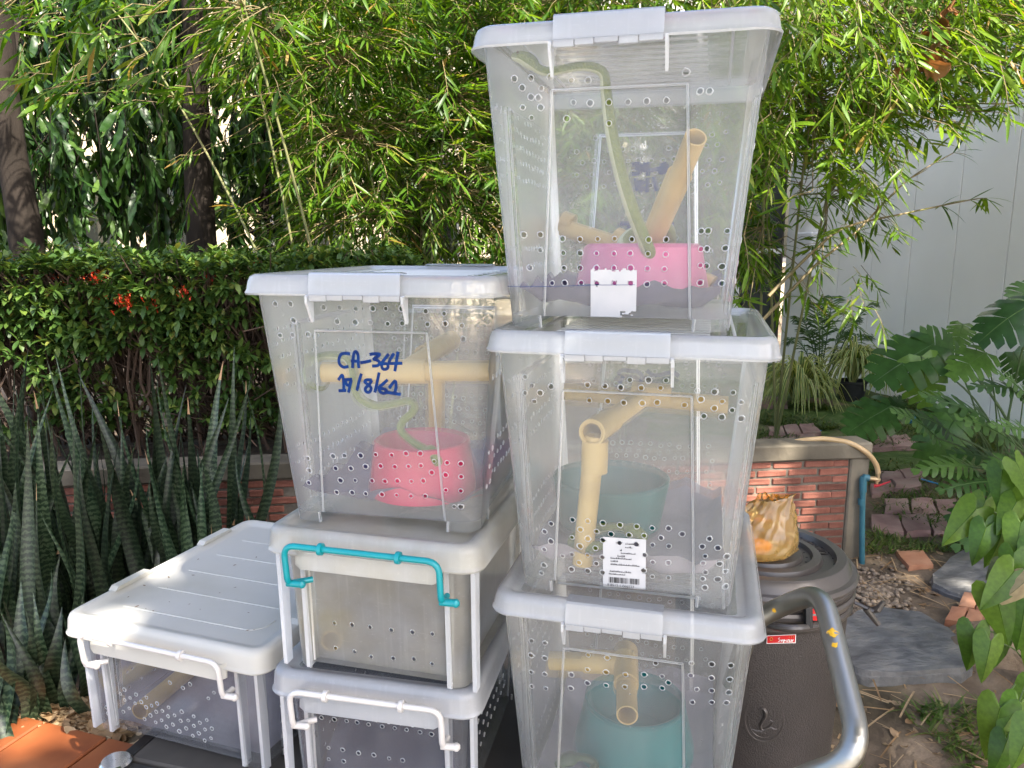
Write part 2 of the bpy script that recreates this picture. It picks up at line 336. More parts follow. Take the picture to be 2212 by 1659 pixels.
def tub_mesh(bx, holes_px, hr, panel, sides=(), zb=.018, rib=.0020, mats=None, px_map=None):
    """walls of a tapered tub, unrolled to (s, z) and triangulated with its drilled holes; recessed panels on each side"""
    a0, b0, r, zt = bx.a0, bx.b0, bx.r, bx.zt
    Lf, Lc, Ls = 2*(a0-r), math.pi*r/2, 2*(b0-r)
    seg = [('f', 0, Lf), ('c0', Lf, Lc), ('r', Lf+Lc, Ls), ('c1', Lf+Lc+Ls, Lc), ('b', Lf+2*Lc+Ls, Lf), ('c2', 2*Lf+2*Lc+Ls, Lc), ('l', 2*Lf+3*Lc+Ls, Ls), ('c3', 2*Lf+3*Lc+2*Ls, Lc)]
    S = 2*(Lf+Ls) + 4*Lc
    def base(s, z):
        a, b = bx.ab(z); s = min(S, max(0, s))
        for n, st, L in seg:
            if s <= st + L + 1e-9:
                q = (s - st) / L
                if n == 'f': return (-(a-r) + 2*(a-r)*q, -b), (0,-1)
                if n == 'r': return (a, -(b-r) + 2*(b-r)*q), (1,0)
                if n == 'b': return ((a-r) - 2*(a-r)*q, b), (0,1)
                if n == 'l': return (-a, (b-r) - 2*(b-r)*q), (-1,0)
                k = int(n[1]); cx = (a-r, a-r, -(a-r), -(a-r))[k]; cyy = (-(b-r), b-r, b-r, -(b-r))[k]; t = R(-90 + 90*k + 90*q)
                return (cx + r*math.cos(t), cyy + r*math.sin(t)), (math.cos(t), math.sin(t))
    ptop, pbot, pz, pdep = panel['top'], panel['bot'], panel['z'], panel['dep']
    panels = []
    for n, st, L in seg:
        if n in 'fb': panels.append((st + L/2, L, 0))
        elif n in 'rl' and panel.get('sides', True): panels.append((st + L/2, L, 1))
    def ho(p, z):
        h = pbot + (ptop - pbot) * z / zt; a, b = bx.ab(z)
        return h / (2*(a-r)) * p[1] if p[2] == 0 else (h*1.25) / (2*(b-r)) * p[1]
    RW = .007
    def dist(s, z): return max((min(ho(p, z) - abs(s - p[0]), pz - z) for p in panels), default=-1)
    def pt(s, z, out=0.0):
        (x, y), n = base(s, z); d = pdep * min(1, max(0, dist(s, z) / RW)); k = out - d
        return (x + n[0]*k, y + n[1]*k + bx.cy, z)
    V, Eg, Hs = [], [], []
    def pv(s, z): V.append((s, z)); return len(V)-1
    def line(*pts):
        ids = [pv(*p) for p in pts]; Eg.extend((ids[i], ids[i+1]) for i in range(len(ids)-1))
    line((0,0),(S,0),(S,zt),(0,zt),(0,0))
    for n, st, L in seg:
        for k in range(5 if n[0] == 'c' else 1):
            q = st + L*k/4
            if 0 < q < S: line((q, 0), (q, zt))
    for p in panels:
        c = p[0]; o0, o1 = ho(p, zb), ho(p, pz)
        line((c-o0, zb), (c-o1, pz), (c+o1, pz), (c+o0, zb), (c-o0, zb)); line((c-o0, 0), (c-o0, zb)); line((c+o0, 0), (c+o0, zb))
        i1 = ho(p, pz-RW)
        line((c-o0+RW, zb), (c-i1+RW, pz-RW), (c+i1-RW, pz-RW), (c+o0-RW, zb))
    for px, py in holes_px:
        L = bx.front(px, py); a = bx.ab(L.z)[0]; q = (L.x + (a-r)) / (2*(a-r)); Hs.append((q*Lf, L.z, Lf/(2*(a-r))))
    for n, x0, x1, nx, z0, z1, nz, stag in sides:      # rows of holes on the other walls
        st, L = next((st, L) for m, st, L in seg if m == n)
        for j in range(nz):
            for i in range(nx):
                if rnd.random() < .06: continue
                q = x0 + (x1-x0)*(i + (.5 if stag and j % 2 else 0)) / nx + rnd.uniform(-.006,.006); z = z0 + (z1-z0)*j/max(1, nz-1) + rnd.uniform(-.003,.003)
                if q < 1: Hs.append((st + L*q, z, 1.15))
    HH = []
    for s0, z0, k in Hs:
        if not (hr*2*k < s0 < S - hr*2*k and zb + hr*1.5 < z0 < zt - .03): continue
        d = dist(s0, z0)
        if -hr*1.5 < d < RW + hr*1.5: s0 += (hr*3.4 + RW) * (1 if rnd.random() < .5 else -1)
        d = dist(s0, z0)
        if -hr*1.3 < d < RW + hr*1.3: continue
        if any(abs(s0 - h[0]) < hr*2.3 and abs(z0 - h[1]) < hr*2.3 for h in HH): continue
        HH.append((s0, z0, k))
    NH = 10; HH = [(s0, z0, k, rnd.uniform(.82, 1.12)) for s0, z0, k in HH]
    for s0, z0, k, g in HH:
        ids = [pv(s0 + hr*g*k*math.cos(2*math.pi*i/NH), z0 + hr*g*math.sin(2*math.pi*i/NH)) for i in range(NH)]
        Eg.extend((ids[i], ids[(i+1) % NH]) for i in range(NH))
    res = delaunay_2d_cdt([Vector(v) for v in V], Eg, [], 0, 1e-6)
    ov, of = res[0], res[2]; mb = MB(); keep = []
    grid = {}
    for h in HH: grid.setdefault((int(h[0]/.05), int(h[1]/.05)), []).append(h)
    for f in of:
        cs = sum(ov[i].x for i in f)/3; cz = sum(ov[i].y for i in f)/3
        if cz < zb and any(abs(cs - p[0]) < ho(p, zb) for p in panels): continue
        bad = False; gi, gj = int(cs/.05), int(cz/.05)
        for i in (-1,0,1):
            for j in (-1,0,1):
                for h in grid.get((gi+i, gj+j), ()):
                    if ((cs-h[0])/h[2])**2 + (cz-h[1])**2 < (hr*h[3]*.97)**2: bad = True
        if not bad: keep.append(f)
    mb.add([pt(v.x, v.y) for v in ov], keep, 0)
    for s0, z0, k, g in HH:              # the raised, uneven burr round each hole
        rings = []; bu = [g*(1 + (.0 if rnd.random() < .75 else rnd.uniform(0,.22))) for _ in range(NH)]
        for rr, out in ((.98, .0), (1.08, .0014), (1.24, .0010), (1.36, .0002)):
            rings.append([pt(s0 + hr*rr*(g if rr < 1 else bu[i])*k*math.cos(2*math.pi*i/NH), z0 + hr*rr*(g if rr < 1 else bu[i])*math.sin(2*math.pi*i/NH), out) for i in range(NH)])
        mb.loft(rings, 1)
    for p in panels:                     # moulded edges catch the light
        c = p[0]; o0, o1 = ho(p, zb), ho(p, pz); h = RW/2
        for sgn in (-1, 1):
            mb.tube([pt(c + sgn*(ho(p, z)-h), z, .001) for z in np.linspace(zb, pz-h, 7)], rib, 6, 2)
        mb.tube([pt(c + q*(o1-h), pz-h, .001) for q in np.linspace(-1, 1, 5)], rib, 6, 2)
        for sgn in (-1, 1):
            mb.tube([pt(c + sgn*(o0+.004), z, .0) for z in (0, .008, zb)], rib*1.2, 5, 2)
    a, b = bx.ab(zb); fl = rrect(a-.001, b-.001, r, 5, zb, bx.cy); mb.add(fl, [tuple(range(len(fl)))], 0)
    a, b = bx.ab(0); mb.tube([Vector(q) for q in rrect(a, b, r, 5, .002, bx.cy)[:1]] + [], rib, 4, 1) if False else None
    return mb.mesh('tub', mats, 30), pt
def lid_mesh(bx, rimh, mats, plate=True, R0=.034, ribs=()):
    W2, D2, H = bx.W/2, bx.D/2, bx.H; mb = MB()
    prof = [(-.002, -rimh-.003), (-.003, -rimh), (-.001, -rimh+.003), (.0, -rimh+.006), (.002, -.012), (.005, -.004), (.011, 0), (.020, 0), (.026, -.004), (.030, -.007), (.040, -.008)]
    rings = [rrect(W2-i, D2-i, max(.006, R0-i*.6), 6, H+z, D2) for i, z in prof]
    mb.loft(rings, 0); n = len(rings[-1]); mb.add(rings[-1], [tuple(range(n))], 1)
    return mb.mesh('lid', mats, 40)
def latch(bx, par, w=.148, back=False, x0=-.012):
    mb = MB(); H = bx.H; sg = -1
    prof = [(.026,.0035),(.012,.005),(-.001,.0045),(-.0045,.002),(-.006,-.004),(-.0068,-.012),(-.0078,-.026),(-.0088,-.030)]
    th = .0024; out = prof; inn = [(y + th*.6 + .0006, z - th*.7) for y, z in prof]
    for xa, xb, mi in ((x0-w/2, x0+w/2, 0),):
        ring = [(xa, y, H+z) for y, z in out] + [(xa, y, H+z) for y, z in reversed(inn)]
        ring2 = [(xb, p[1], p[2]) for p in ring]; mb.loft([ring, ring2], 0, True, True)
    o = mb.build('latch', P_LATCH, par, 30)
    hb = MB()                            # hinge knuckles under the clip
    for i, (fa, fb_) in enumerate(((.0,.2),(.2,.38),(.38,.6),(.6,.78),(.78,1.))):
        xa = x0 - w/2 + w*fa; dz = (-.003,-.0015,.0,-.0035,-.0015)[i]
        hb.box((xa+.0003, -.0095, H-.037+dz), (x0-w/2+w*fb_-.0003, -.004, H-.0295), 0, bev=.0008)
    hb.tube([(x0-w/2-.006, -.004, H-.033), (x0+w/2+.006, -.004, H-.033)], .0028, 8)
    hb.build('hinge', P_LATCH, o, 30)
    for s in (-1, 1):
        fb = MB(); xx = x0 + s*(w/2+.004)
        pr = [(-.010,-.032),(-.004,-.030),(.012,-.034),(.012,-.072),(.008,-.074),(-.004,-.052),(-.010,-.043)]
        fb.loft([[(xx-.002, y, H+z) for y, z in pr], [(xx+.002, y, H+z) for y, z in pr]], 0, True, True)
        fb.build('latch_fin', P_RIM, o)
    if back:                             # the same clip on the far side
        c = put('latch', o.data, par); c.matrix_local = Matrix.Translation((0, bx.D, 0)) @ Matrix.Rotation(math.pi, 4, 'Z')
    return o
def ribbons(mb, strokes, f, w, lift=.0009):     # marker strokes: flat ribbons laid on a wall
    for st in strokes:
        pts = [Vector(f(*q)) for q in st]; P = smooth_path(pts, 5) if len(pts) > 2 else pts
        V = []; F = []
        for i, p in enumerate(P):
            t = (P[min(i+1,len(P)-1)] - P[max(i-1,0)]); t.normalize(); s = Vector((-t.z, 0, t.x)).normalized() * w
            if i == 0: p = p - t*w*.7
            if i == len(P)-1: p = p + t*w*.7
            V += [p + s + Vector((0,-lift,0)), p - s + Vector((0,-lift,0))]
        F = [(2*i, 2*i+1, 2*i+3, 2*i+2) for i in range(len(P)-1)]; mb.add(V, F)
def crop(x0, y0, k): return lambda u, v: ((x0 + k*u) * .54861, (y0 + k*v) * .54861)
def tall_box(key, label, x, y, yaw, z0, H, holes, sides, lidm=None):
    bx = Box(key, x, y, yaw, z0, .42, .53, H, .012, .034, .030)
    par = thing('storage_box', label, 'storage box', (x, y, z0), R(yaw), 'tall clear storage boxes with clip lids')
    me, pt = tub_mesh(bx, holes, .0036, dict(top=.093, bot=.112, z=H-.085, dep=.009), sides, mats=[P_CLEAR, P_RIM, P_RIB]); tb = put('tub', me, par)
    lid = put('lid', lid_mesh(bx, .029, [P_LID, P_PLATE]), par)
    for i in range(11):                  # moulded cross ribs on the lid plate
        rb = MB(); yy = .085 + i*.036
        rb.tube([(-.115, yy, H-.0075), (.115, yy, H-.0075)], .0022, 6); rb.build('rib', P_RIM, lid, True)
    for s in (-1, 1):
        rb = MB(); rb.tube([(s*.15, .06, H-.0075), (s*.15, .47, H-.0075)], .0024, 6); rb.build('rib', P_RIM, lid, True)
    latch(bx, par, back=True)
    return bx, par
cC = crop(900, 1000, .7233); hC = [cC(*p) for p in [(255,272),(338,272),(518,290),(605,293),(693,297),(785,297),(856,298),(942,298),(1073,312),(1173,325),
 (265,366),(355,362),(445,358),(592,368),(690,372),(772,374),(866,380),(945,378),(1083,383),(1180,380),(1270,390),(281,443),(350,440),(433,437),(612,434),(706,437),(795,438),(887,441),(964,447),(1025,442),(1105,445),(1278,463),
 (342,1110),(433,1112),(557,1108),(620,1105),(708,1105),(790,1100),(878,1102),(956,1094),(1034,1094),(1110,1137),(1190,1136),(1264,1142),(368,1178),(441,1178),(571,1175),(655,1175),(734,1165),(817,1162),(895,1166),(970,1164),(1038,1160),(1097,1198),(1182,1203),(1266,1212),
 (357,1247),(437,1245),(597,1241),(678,1241),(770,1243),(841,1246),(910,1244),(986,1246),(1051,1244),(1183,1285),(1264,1289),(348,1324),(433,1323),(577,1306),(662,1308),(736,1314),(825,1318),(905,1322),(984,1326),(1062,1327),(1178,1371),(1263,1376)]]
cT = crop(1800, 0, .814); hT = [cT(*p) for p in [(277,381),(357,377),(450,372),(315,424),(408,427),(358,469),(455,470),(552,388),(633,390),(728,396),(590,450),(680,443),(775,443),(868,442),(958,440),(557,490),(638,493),(730,490),(823,488),(914,484),(1010,480),(240,520),(318,520),(404,520),(360,570),(463,572),(730,592),(1107,445),(1107,350),(1220,440),
 (504,1155),(590,1157),(675,1156),(758,1154),(842,1157),(924,1159),(1009,1158),(1122,1118),(1213,1117),(1303,1117),(508,1224),(590,1224),(670,1226),(755,1227),(834,1226),(920,1228),(1007,1231),(1122,1205),(1208,1204),(1293,1200),(512,1297),(590,1297),(670,1297),(755,1297),(836,1297),(918,1300),(1001,1302),(1120,1283),(1205,1287),(1277,1290),
 (515,1370),(595,1370),(671,1372),(757,1371),(836,1372),(916,1376),(1001,1372),(1120,1367),(1197,1369),(1275,1372),(262,1135),(323,1135),(403,1135),(262,1215),(323,1215),(403,1210),(262,1297),(323,1295),(403,1295),(262,1368),(338,1368),(403,1370)]]
cM = crop(1800, 1200, .7834); hM = [cM(*p) for p in [(341,362),(302,398),(376,405),(342,443),(417,443),(389,486),(472,410),(508,450),(618,450),(700,450),(780,452),(655,402),(742,408),(822,415),(868,378),(925,418),(1022,418),(962,378),(1050,380),(870,458),(963,460),(1047,460),(660,487),(753,490),(834,498),(928,500),(1003,498),(1158,472),(1243,476),(1332,486),(1428,490),(1208,432),(1293,438),(1387,441),(1208,513),(1293,520),(1382,530),(1240,560),(1330,565),(1427,572),
 (315,1086),(393,1092),(473,1100),(575,1090),(652,1097),(729,1107),(815,1117),(900,1124),(978,1132),(1061,1134),(367,1138),(440,1140),(614,1140),(697,1150),(770,1163),(861,1168),(937,1171),(1023,1182),(1187,1168),(1268,1176),(318,1175),(396,1183),(472,1189),(572,1179),(652,1186),(729,1194),(813,1208),(897,1215),(980,1218),(1063,1224),(1232,1215),(1310,1222),
 (358,1227),(438,1230),(614,1224),(691,1234),(322,1259),(395,1267),(475,1268),(572,1265),(651,1269),(726,1279),(940,1269),(981,1305),(1060,1308),(1191,1257),(1268,1262),(1350,1268),(357,1306),(436,1308),(608,1307),(695,1312),(1236,1298),(1317,1302),(325,1339),(394,1347),(472,1353),(570,1341),(652,1349),(727,1357),(935,1347),(979,1378),(1061,1383),(1194,1339),(1270,1342),(1342,1343),(1234,1377),(1307,1380),(1192,1416),(1268,1421),(1341,1423)]]
cB = crop(1850, 2100, .5568); hB = [cB(*p) for p in [(328,747),(436,760),(532,774),(636,795),(328,850),(432,862),(531,882),(640,905),(831,880),(966,900),(1089,907),(334,962),(435,980),(531,995),(633,1010),(826,984),(958,1003),(1096,1020),(1229,1020),(1357,1032),(340,1062),(440,1082),(537,1096),(631,1105),(825,1080),(958,1096),(1091,1107),(1228,1107),(1358,1116),(1226,927),(1350,933),
 (1481,907),(1590,915),(1711,925),(1845,934),(1476,993),(1600,1006),(1709,1022),(1838,1033),(1487,1090),(1604,1103),(1710,1112),(1830,1126),(1490,1182),(1600,1195),(1711,1194),(1813,1197)]]
sideT = [('l',.05,.97,17,.06,.12,3,1),('l',.05,.97,17,.23,.33,5,1),('r',.05,.97,14,.07,.13,3,1),('r',.05,.97,14,.26,.33,3,1),('b',.04,.98,14,.06,.14,4,1),('b',.04,.98,13,.24,.335,5,1)]
T, parT = tall_box('T', 'topmost clear storage box of the tall right stack, green snake near its lid', .14, 1.091, -14.6, 1.074, .426, hT, sideT)
Mb, parM = tall_box('M', 'clear storage box with barcode sticker and dark teal bowl, second from top of right stack', .16, 1.075, -14.4, .652, .422, hM, sideT)
Bb, parB = tall_box('B', 'lowest clear storage box of right stack with bright teal bowl inside', .167, 1.088, -14.6, .2, .452, hB, sideT)
Cb, parC = tall_box('C', 'clear storage box with blue handwriting, on top of the left stack', -.228, 1.181, -11.6, .73, .422, hC, sideT)

# handwriting on the box with the pink bowl
cW = crop(1150, 1250, .4219)
strokes = [[(515,345),(480,340),(440,350),(420,390),(425,440),(460,470),(500,466)], [(548,470),(552,400),(560,340),(580,325),(598,360),(600,420),(606,470)], [(540,412),(575,415),(605,412)],
 [(628,428),(670,422),(712,412)], [(715,350),(760,345),(800,350),(775,375),(745,395),(775,405),(800,425),(785,455),(740,460)], [(880,355),(845,400),(818,440),(830,485),(860,490),(880,470),(870,440),(830,440)],
 [(930,350),(905,390),(890,432),(940,436),(1005,434)], [(972,335),(962,400),(945,500)],
 [(418,585),(450,545),(462,600),(465,690)], [(425,692),(478,690)], [(480,590),(490,630),(515,640),(535,590),(525,640),(510,700)], [(480,588),(535,585)], [(628,540),(610,600),(590,682)],
 [(720,590),(680,590),(662,610),(700,640),(722,670),(705,705),(675,700),(668,670),(705,630),(725,600)], [(795,530),(780,600),(758,700)],
 [(870,595),(830,630),(795,665),(810,705),(850,715),(865,690),(840,675),(795,668)], [(865,705),(920,715),(990,725)], [(895,660),(945,600),(955,650),(945,710)]]
mb = MB(); ribbons(mb, [[cW(*q) for q in st] for st in strokes], lambda px, py: Cb.front(px, py) + Vector((0, .009, 0)), .0025, .0016)
w = mb.build('handwriting', INK, parC); w['label'] = 'blue handwritten number and date on the box front'
cB2 = crop(2200, 500, .494)
bst = [[(600,305),(640,298),(652,315),(625,330),(650,345),(648,372),(600,378)], [(690,300),(680,345),(725,340)], [(722,295),(715,380)], [(752,345),(790,340)], [(830,310),(855,300),(868,330),(850,360),(815,365),(812,335),(840,330)],
 [(620,420),(632,500)], [(680,450),(655,440),(648,470),(675,490),(660,510)], [(715,420),(708,510)], [(765,410),(785,500)], [(505,490),(512,515)], [(505,770),(560,772),(565,800)], [(585,770),(590,800)], [(905,770),(900,805)]]
mb = MB(); ribbons(mb, [[cB2(*q) for q in st] for st in bst], lambda px, py: T.front(px, py, True), .0042, .011)
mb.build('handwriting', INK, parT)
mb = MB(); ribbons(mb, [[cM(*q) for q in st] for st in [[(815,340),(835,325),(890,330)], [(905,330),(930,350),(925,385)], [(960,330),(990,350),(1040,345)], [(820,385),(835,360)], [(1050,340),(1085,335),(1110,350)]]], lambda px, py: Mb.front(px, py, True), .0042, .011)
mb.build('handwriting', INK, parM)
# thin pen line across the top box, at the sticker's height
mb = MB(); ribbons(mb, [[cT(*q) for q in ((248,1384),(420,1385),(640,1379))], [cT(*q) for q in ((640,1378),(740,1378),(860,1377))]], lambda px, py: T.front(px, py) + Vector((0,.004,0)), .0004, .008)
mb.build('pen_line', INK, parT)

def sticker(bx, par, quad, tear=None, lift=.0015):
    # a paper label on the recessed panel; the drilled holes go through it
    L = [bx.front(*q) for q in quad]; mb = MB(); nx, nz = 26, 34; V = []; F = []; holes = bx.hl
    for j in range(nz+1):
        for i in range(nx+1):
            u, v = i/nx, j/nz; p = (L[0]*(1-u)+L[1]*u)*(1-v) + (L[3]*(1-u)+L[2]*u)*v; V.append((p.x, p.y + .009 - lift, p.z))
    for j in range(nz):
        for i in range(nx):
            c = (Vector(V[j*(nx+1)+i]) + Vector(V[(j+1)*(nx+1)+i+1])) / 2
            if any((c.x-h.x)**2 + (c.z-h.z)**2 < .0042**2 for h in holes): continue
            if tear and tear(i/nx, j/nz): continue
            F.append((j*(nx+1)+i, (j+1)*(nx+1)+i, (j+1)*(nx+1)+i+1, j*(nx+1)+i+1))
    return mb.add(V, F).build('sticker', PAPER, par), L
for b_, h_ in ((T, hT), (Mb, hM)): b_.hl = [b_.front(*p) for p in h_]
stT, _ = sticker(T, parT, [cB2(*q) for q in ((248,1100),(620,1105),(612,1522),(248,1518))], lambda u, v: (v > .86 and u > .62 and mnoise.noise(Vector((u*9, v*14, 3))) > -.15) or (v < .07 + .05*mnoise.noise(Vector((u*9,0,1)))))
stT['label'] = 'blank grey sticker torn at its lower right corner'
cS = crop(2100, 2050, .27125)
stM, LS = sticker(Mb, parM, [cS(*q) for q in ((1000,260),(1632,300),(1622,1035),(1003,985))])
stM['label'] = 'white price sticker with barcode'
def on_st(u, v, d=.0022): p = (LS[0]*(1-u)+LS[1]*u)*(1-v) + (LS[3]*(1-u)+LS[2]*u)*v; return Vector((p.x, p.y + .009 - d, p.z))
mb = MB(); x = .14; rb_ = random.Random(3)
while x < .86:                           # barcode bars
    w_ = rb_.choice((.006,.006,.012,.018,.024))
    if not .60 < x < .625: mb.add([on_st(x,.79), on_st(x,.905), on_st(x+w_,.905), on_st(x+w_,.79)], [(0,1,2,3)])
    x += w_ + rb_.choice((.007,.009,.016))
mb.build('barcode', BLACK, stM)
mb = MB()
for v, u0, u1 in ((.12,.52,.70),(.19,.52,.68),(.255,.40,.45),(.31,.42,.75),(.37,.34,.52),(.42,.18,.66),(.48,.18,.34),(.545,.18,.86),(.685,.16,.66),(.74,.14,.52)):
    x = u0
    while x < u1:
        w_ = rb_.uniform(.012,.028); h_ = rb_.uniform(.012,.024)
        mb.add([on_st(x,v-h_), on_st(x,v), on_st(x+w_,v), on_st(x+w_,v-h_)], [(0,1,2,3)])
        if rb_.random() < .5: mb.add([on_st(x+.004,v-h_-.014), on_st(x+.004,v-h_-.006), on_st(x+w_,v-h_-.006), on_st(x+w_,v-h_-.014)], [(0,1,2,3)])
        x += w_ + .008
mb.build('printed_text', BLACK, stM)
def text_on(s, par, o, ux, uz, size, mat, name='lettering', align='LEFT'):
    cu = bpy.data.curves.new(name, 'FONT'); cu.body = s; cu.size = size; cu.align_x = align; cu.materials.append(mat)
    tmp = bpy.data.objects.new(name, cu); C.objects.link(tmp); bpy.context.view_layer.update()
    me = bpy.data.meshes.new_from_object(tmp.evaluated_get(bpy.context.evaluated_depsgraph_get())); bpy.data.objects.remove(tmp)
    if not me.materials: me.materials.append(mat)
    ob = put(name, me, par); ux = Vector(ux).normalized(); uz = Vector(uz).normalized(); n = ux.cross(uz)
    ob.matrix_local = Matrix(((ux.x,uz.x,n.x,o[0]),(ux.y,uz.y,n.y,o[1]),(ux.z,uz.z,n.z,o[2]),(0,0,0,1))); return ob
text_on('8 8512 1 066527', stM, on_st(.10,.975), on_st(.9,.975)-on_st(.1,.975), Vector((0,0,1)), .0062, BLACK, 'barcode_digits')

# ---------------------------------------------------------------- low boxes with bail handles
def bail(bx, par, mat, hw, top, drop, yo=-.024, name='handle'):
    H = bx.H; mb = MB(); zt_, zb_ = H - top, H - drop
    path = fillet([(-hw+.03, .012, zb_), (-hw, yo+.012, zb_), (-hw, yo+.006, zb_+.01), (-hw, yo, zt_), (hw, yo, zt_), (hw, yo+.006, zb_+.01), (hw, yo+.012, zb_), (hw+.0, .012, zb_)], .022, 7)
    mb.tube(path, .0052, 12)
    o = mb.build(name, mat, par, True)
    for s in (-1, 1):
        k = MB(); k.tube([(s*hw - .004, yo+.012, zb_), (s*hw + .022, yo+.014, zb_)], [.006,.0062], 12); k.ball((s*hw+.022, yo+.014, zb_), .0072, 0, 10); k.build('pivot_knob', mat, o, True)
        c = MB(); c.lathe([(.0052,-.004),(.0098,-.0035),(.0102,0),(.0098,.0035),(.0052,.004)], 16); c.v = [(s*hw*.5 + z, yo + x, zt_ + y) for x, y, z in c.v]; c.build('collar', mat, o, True)
    return o
def low_box(key, label, x, y, yaw, z0, W, D, H, holes, sides, mats, lidmats, hmat, hw, group='low storage boxes with bail handles'):
    bx = Box(key, x, y, yaw, z0, W, D, H, .022, .010, .04)
    par = thing('handled_box', label, 'storage box', (x, y, z0), R(yaw), group)
    me, pt = tub_mesh(bx, holes, .0034, dict(top=W*.33, bot=W*.335, z=H-.03, dep=.016, sides=True), sides, zb=.012, mats=mats); tb = put('tub', me, par)
    for s in (-1, 1):                    # stiffening fins beside the front panel
        for dx in (.0, .05):
            fb = MB(); xx = s*(W*.33 + .004 + dx*.9)
            a, b = bx.ab(.0); y0 = bx.cy - b
            pr = [(y0-.007, .004), (y0-.013, H-.05), (y0+.012, H-.05), (y0+.012, .004)]
            fb.loft([[(xx-.0035, q[0], q[1]) for q in pr], [(xx+.0035, q[0], q[1]) for q in pr]], 0, True, True); fb.build('fin', P_FIN, tb)
    lid = put('lid', lid_mesh(bx, .040, lidmats), par)
    sk = MB()                            # the lid's deeper skirt under the handle
    sw = W*.335
    prof = [(-.004,-.034),(-.006,-.060),(-.0065,-.064),(-.003,-.065),(-.001,-.05),(-.001,-.034)]
    sk.loft([[(-sw, q[0]+.004, H+q[1]+.006) for q in prof]] + [[(xx, q[0], H+q[1]) for q in prof] for xx in (-sw+.012, sw-.012)] + [[(sw, q[0]+.004, H+q[1]+.006) for q in prof]], 0, True, True)
    sk.build('lid_skirt', lidmats[0], lid, 30)
    bail(bx, par, hmat, hw, .016, .088)
    return bx, par
cD = crop(950, 1950, .6472)
hD = [cD(*p) for p in [(425,790),(541,804),(649,813),(760,828),(890,847),(1020,860),(1143,871),(431,946),(549,958),(664,978),(767,1010),(903,1020),(1030,1025),(1141,1054)]]
hE = [cD(*p) for p in [(453,1303),(540,1316),(611,1330),(678,1340),(750,1350),(835,1363),(908,1374),(979,1387),(1060,1398),(1132,1411),(502,1350),(578,1361),(648,1373),(720,1384),(798,1398),(876,1410),(950,1421),(1023,1432),(1101,1442),(464,1385),(543,1396),(619,1406),(683,1415),(753,1427),(837,1440),(914,1450),(987,1460),(1069,1475),(1140,1488),(434,1561),(508,1570),(594,1583),(692,1603),(786,1615),(880,1636),(963,1648),(432,1622),(509,1640),(601,1653)]]
cL = crop(300, 2700, .4069)
hL = [cL(*p) for p in [(408,78),(368,118),(311,145),(521,126),(464,158),(411,178),(572,197),(622,155),(513,211),(357,226),(308,267),(397,293),(455,260),(620,250),(672,235),(727,214),(718,294),(777,285),(838,252),(661,330),(605,365),(833,338),(897,330),(965,295),(770,377),(713,397),(818,442),(880,420),(956,383),(1029,380),(1083,340),(943,486),(1010,457),(1085,433),(1143,404),(1210,377),(1075,529),(1133,505),(1193,468),(1260,460),(1190,575),(1252,553),(1225,165),(1280,110),(977,62),(1046,27),(850,12)]]
sideE = [('r',.05,.97,12,.04,.18,5,1),('l',.05,.97,12,.05,.15,4,1)]
Db, parD = low_box('D', 'cloudy old low box with teal handle under the handwritten box', -.238, 1.18, -14.8, .464, .383, .50, .266, hD, [], [P_DIRTY, P_DLID, P_DLID], [P_DLID, P_DLID], TEAL_H, .135)
Eb, parE = low_box('E', 'low clear box with white handle at the foot of the left stack', -.244, 1.192, -12.1, .198, .383, .50, .266, hE, sideE, [P_SMOKE, P_RIM, P_RIB], [P_LID, P_PLATE], WHITE_H, .135)
Lb, parL = low_box('L', 'separate low box with solid off white lid and white handle, leftmost', -.685, 1.362, -19.0, .198, .489, .592, .266, hL, sideE, [P_SMOKE, P_RIM, P_RIB], [WHITE_PL, WHITE_PL], WHITE_H, .165)
mk = MB(); ribbons(mk, [[cD(420,1455), cD(444,1492)], [cD(440,1452), cD(422,1495)]], lambda px, py: Eb.front(px, py) + Vector((0,.014,0)), .0006, .004); mk.build('pen_mark', BLACK, parE)
Llid = next(o for o in parL.children if o.name.startswith('lid'))
for i in range(5):                       # embossed lines on the white lid
    rb = MB(); yy = .085 + i*.095; H = Lb.H
    pts = [(-.16, yy, H-.0078), (.155, yy, H-.0078)] + ([(.175, yy+.02, H-.0078), (.175, yy+.05, H-.0078)] if i % 2 == 0 else [])
    rb.tube(fillet(pts, .01), .0030, 8, flat=.5); rb.build('rib', WHITE_PL, Llid, True)
dbs = MB(); r9 = random.Random(4)     # bits of bark and leaf fallen on the lid
for k in range(26):
    x_, y_ = r9.uniform(-.2,.2), r9.uniform(.04,.5); a_ = r9.uniform(0,6.28); s_ = r9.uniform(.0012,.0042)
    dbs.add([(x_ + s_*q*math.cos(a_+p) , y_ + s_*q*math.sin(a_+p), Lb.H-.0065 + s_*.25) for p, q in ((0,1.6),(1.6,.5),(3.1,1.4),(4.7,.6))], [(0,1,2,3)])
dbs.build('lid_debris', pbr('bark crumbs', [(.10,.05,.02),(.25,.14,.06)], rough=.9, scale=50), Llid)['kind'] = 'stuff'
for yy in (.13, .40):                    # raised stacking lugs on the lid's long rims
    for s in (-1, 1):
        rb = MB(); xx = s*(.489/2-.016); pr = [(yy-.01, -.001), (yy, .007), (yy+.09, .007), (yy+.10, -.001)]
        rb.loft([[(xx-.010, q[0], Lb.H+q[1]) for q in pr], [(xx+.010, q[0], Lb.H+q[1]) for q in pr]], 0, True, True); rb.build('lug', WHITE_PL, Llid, 30)
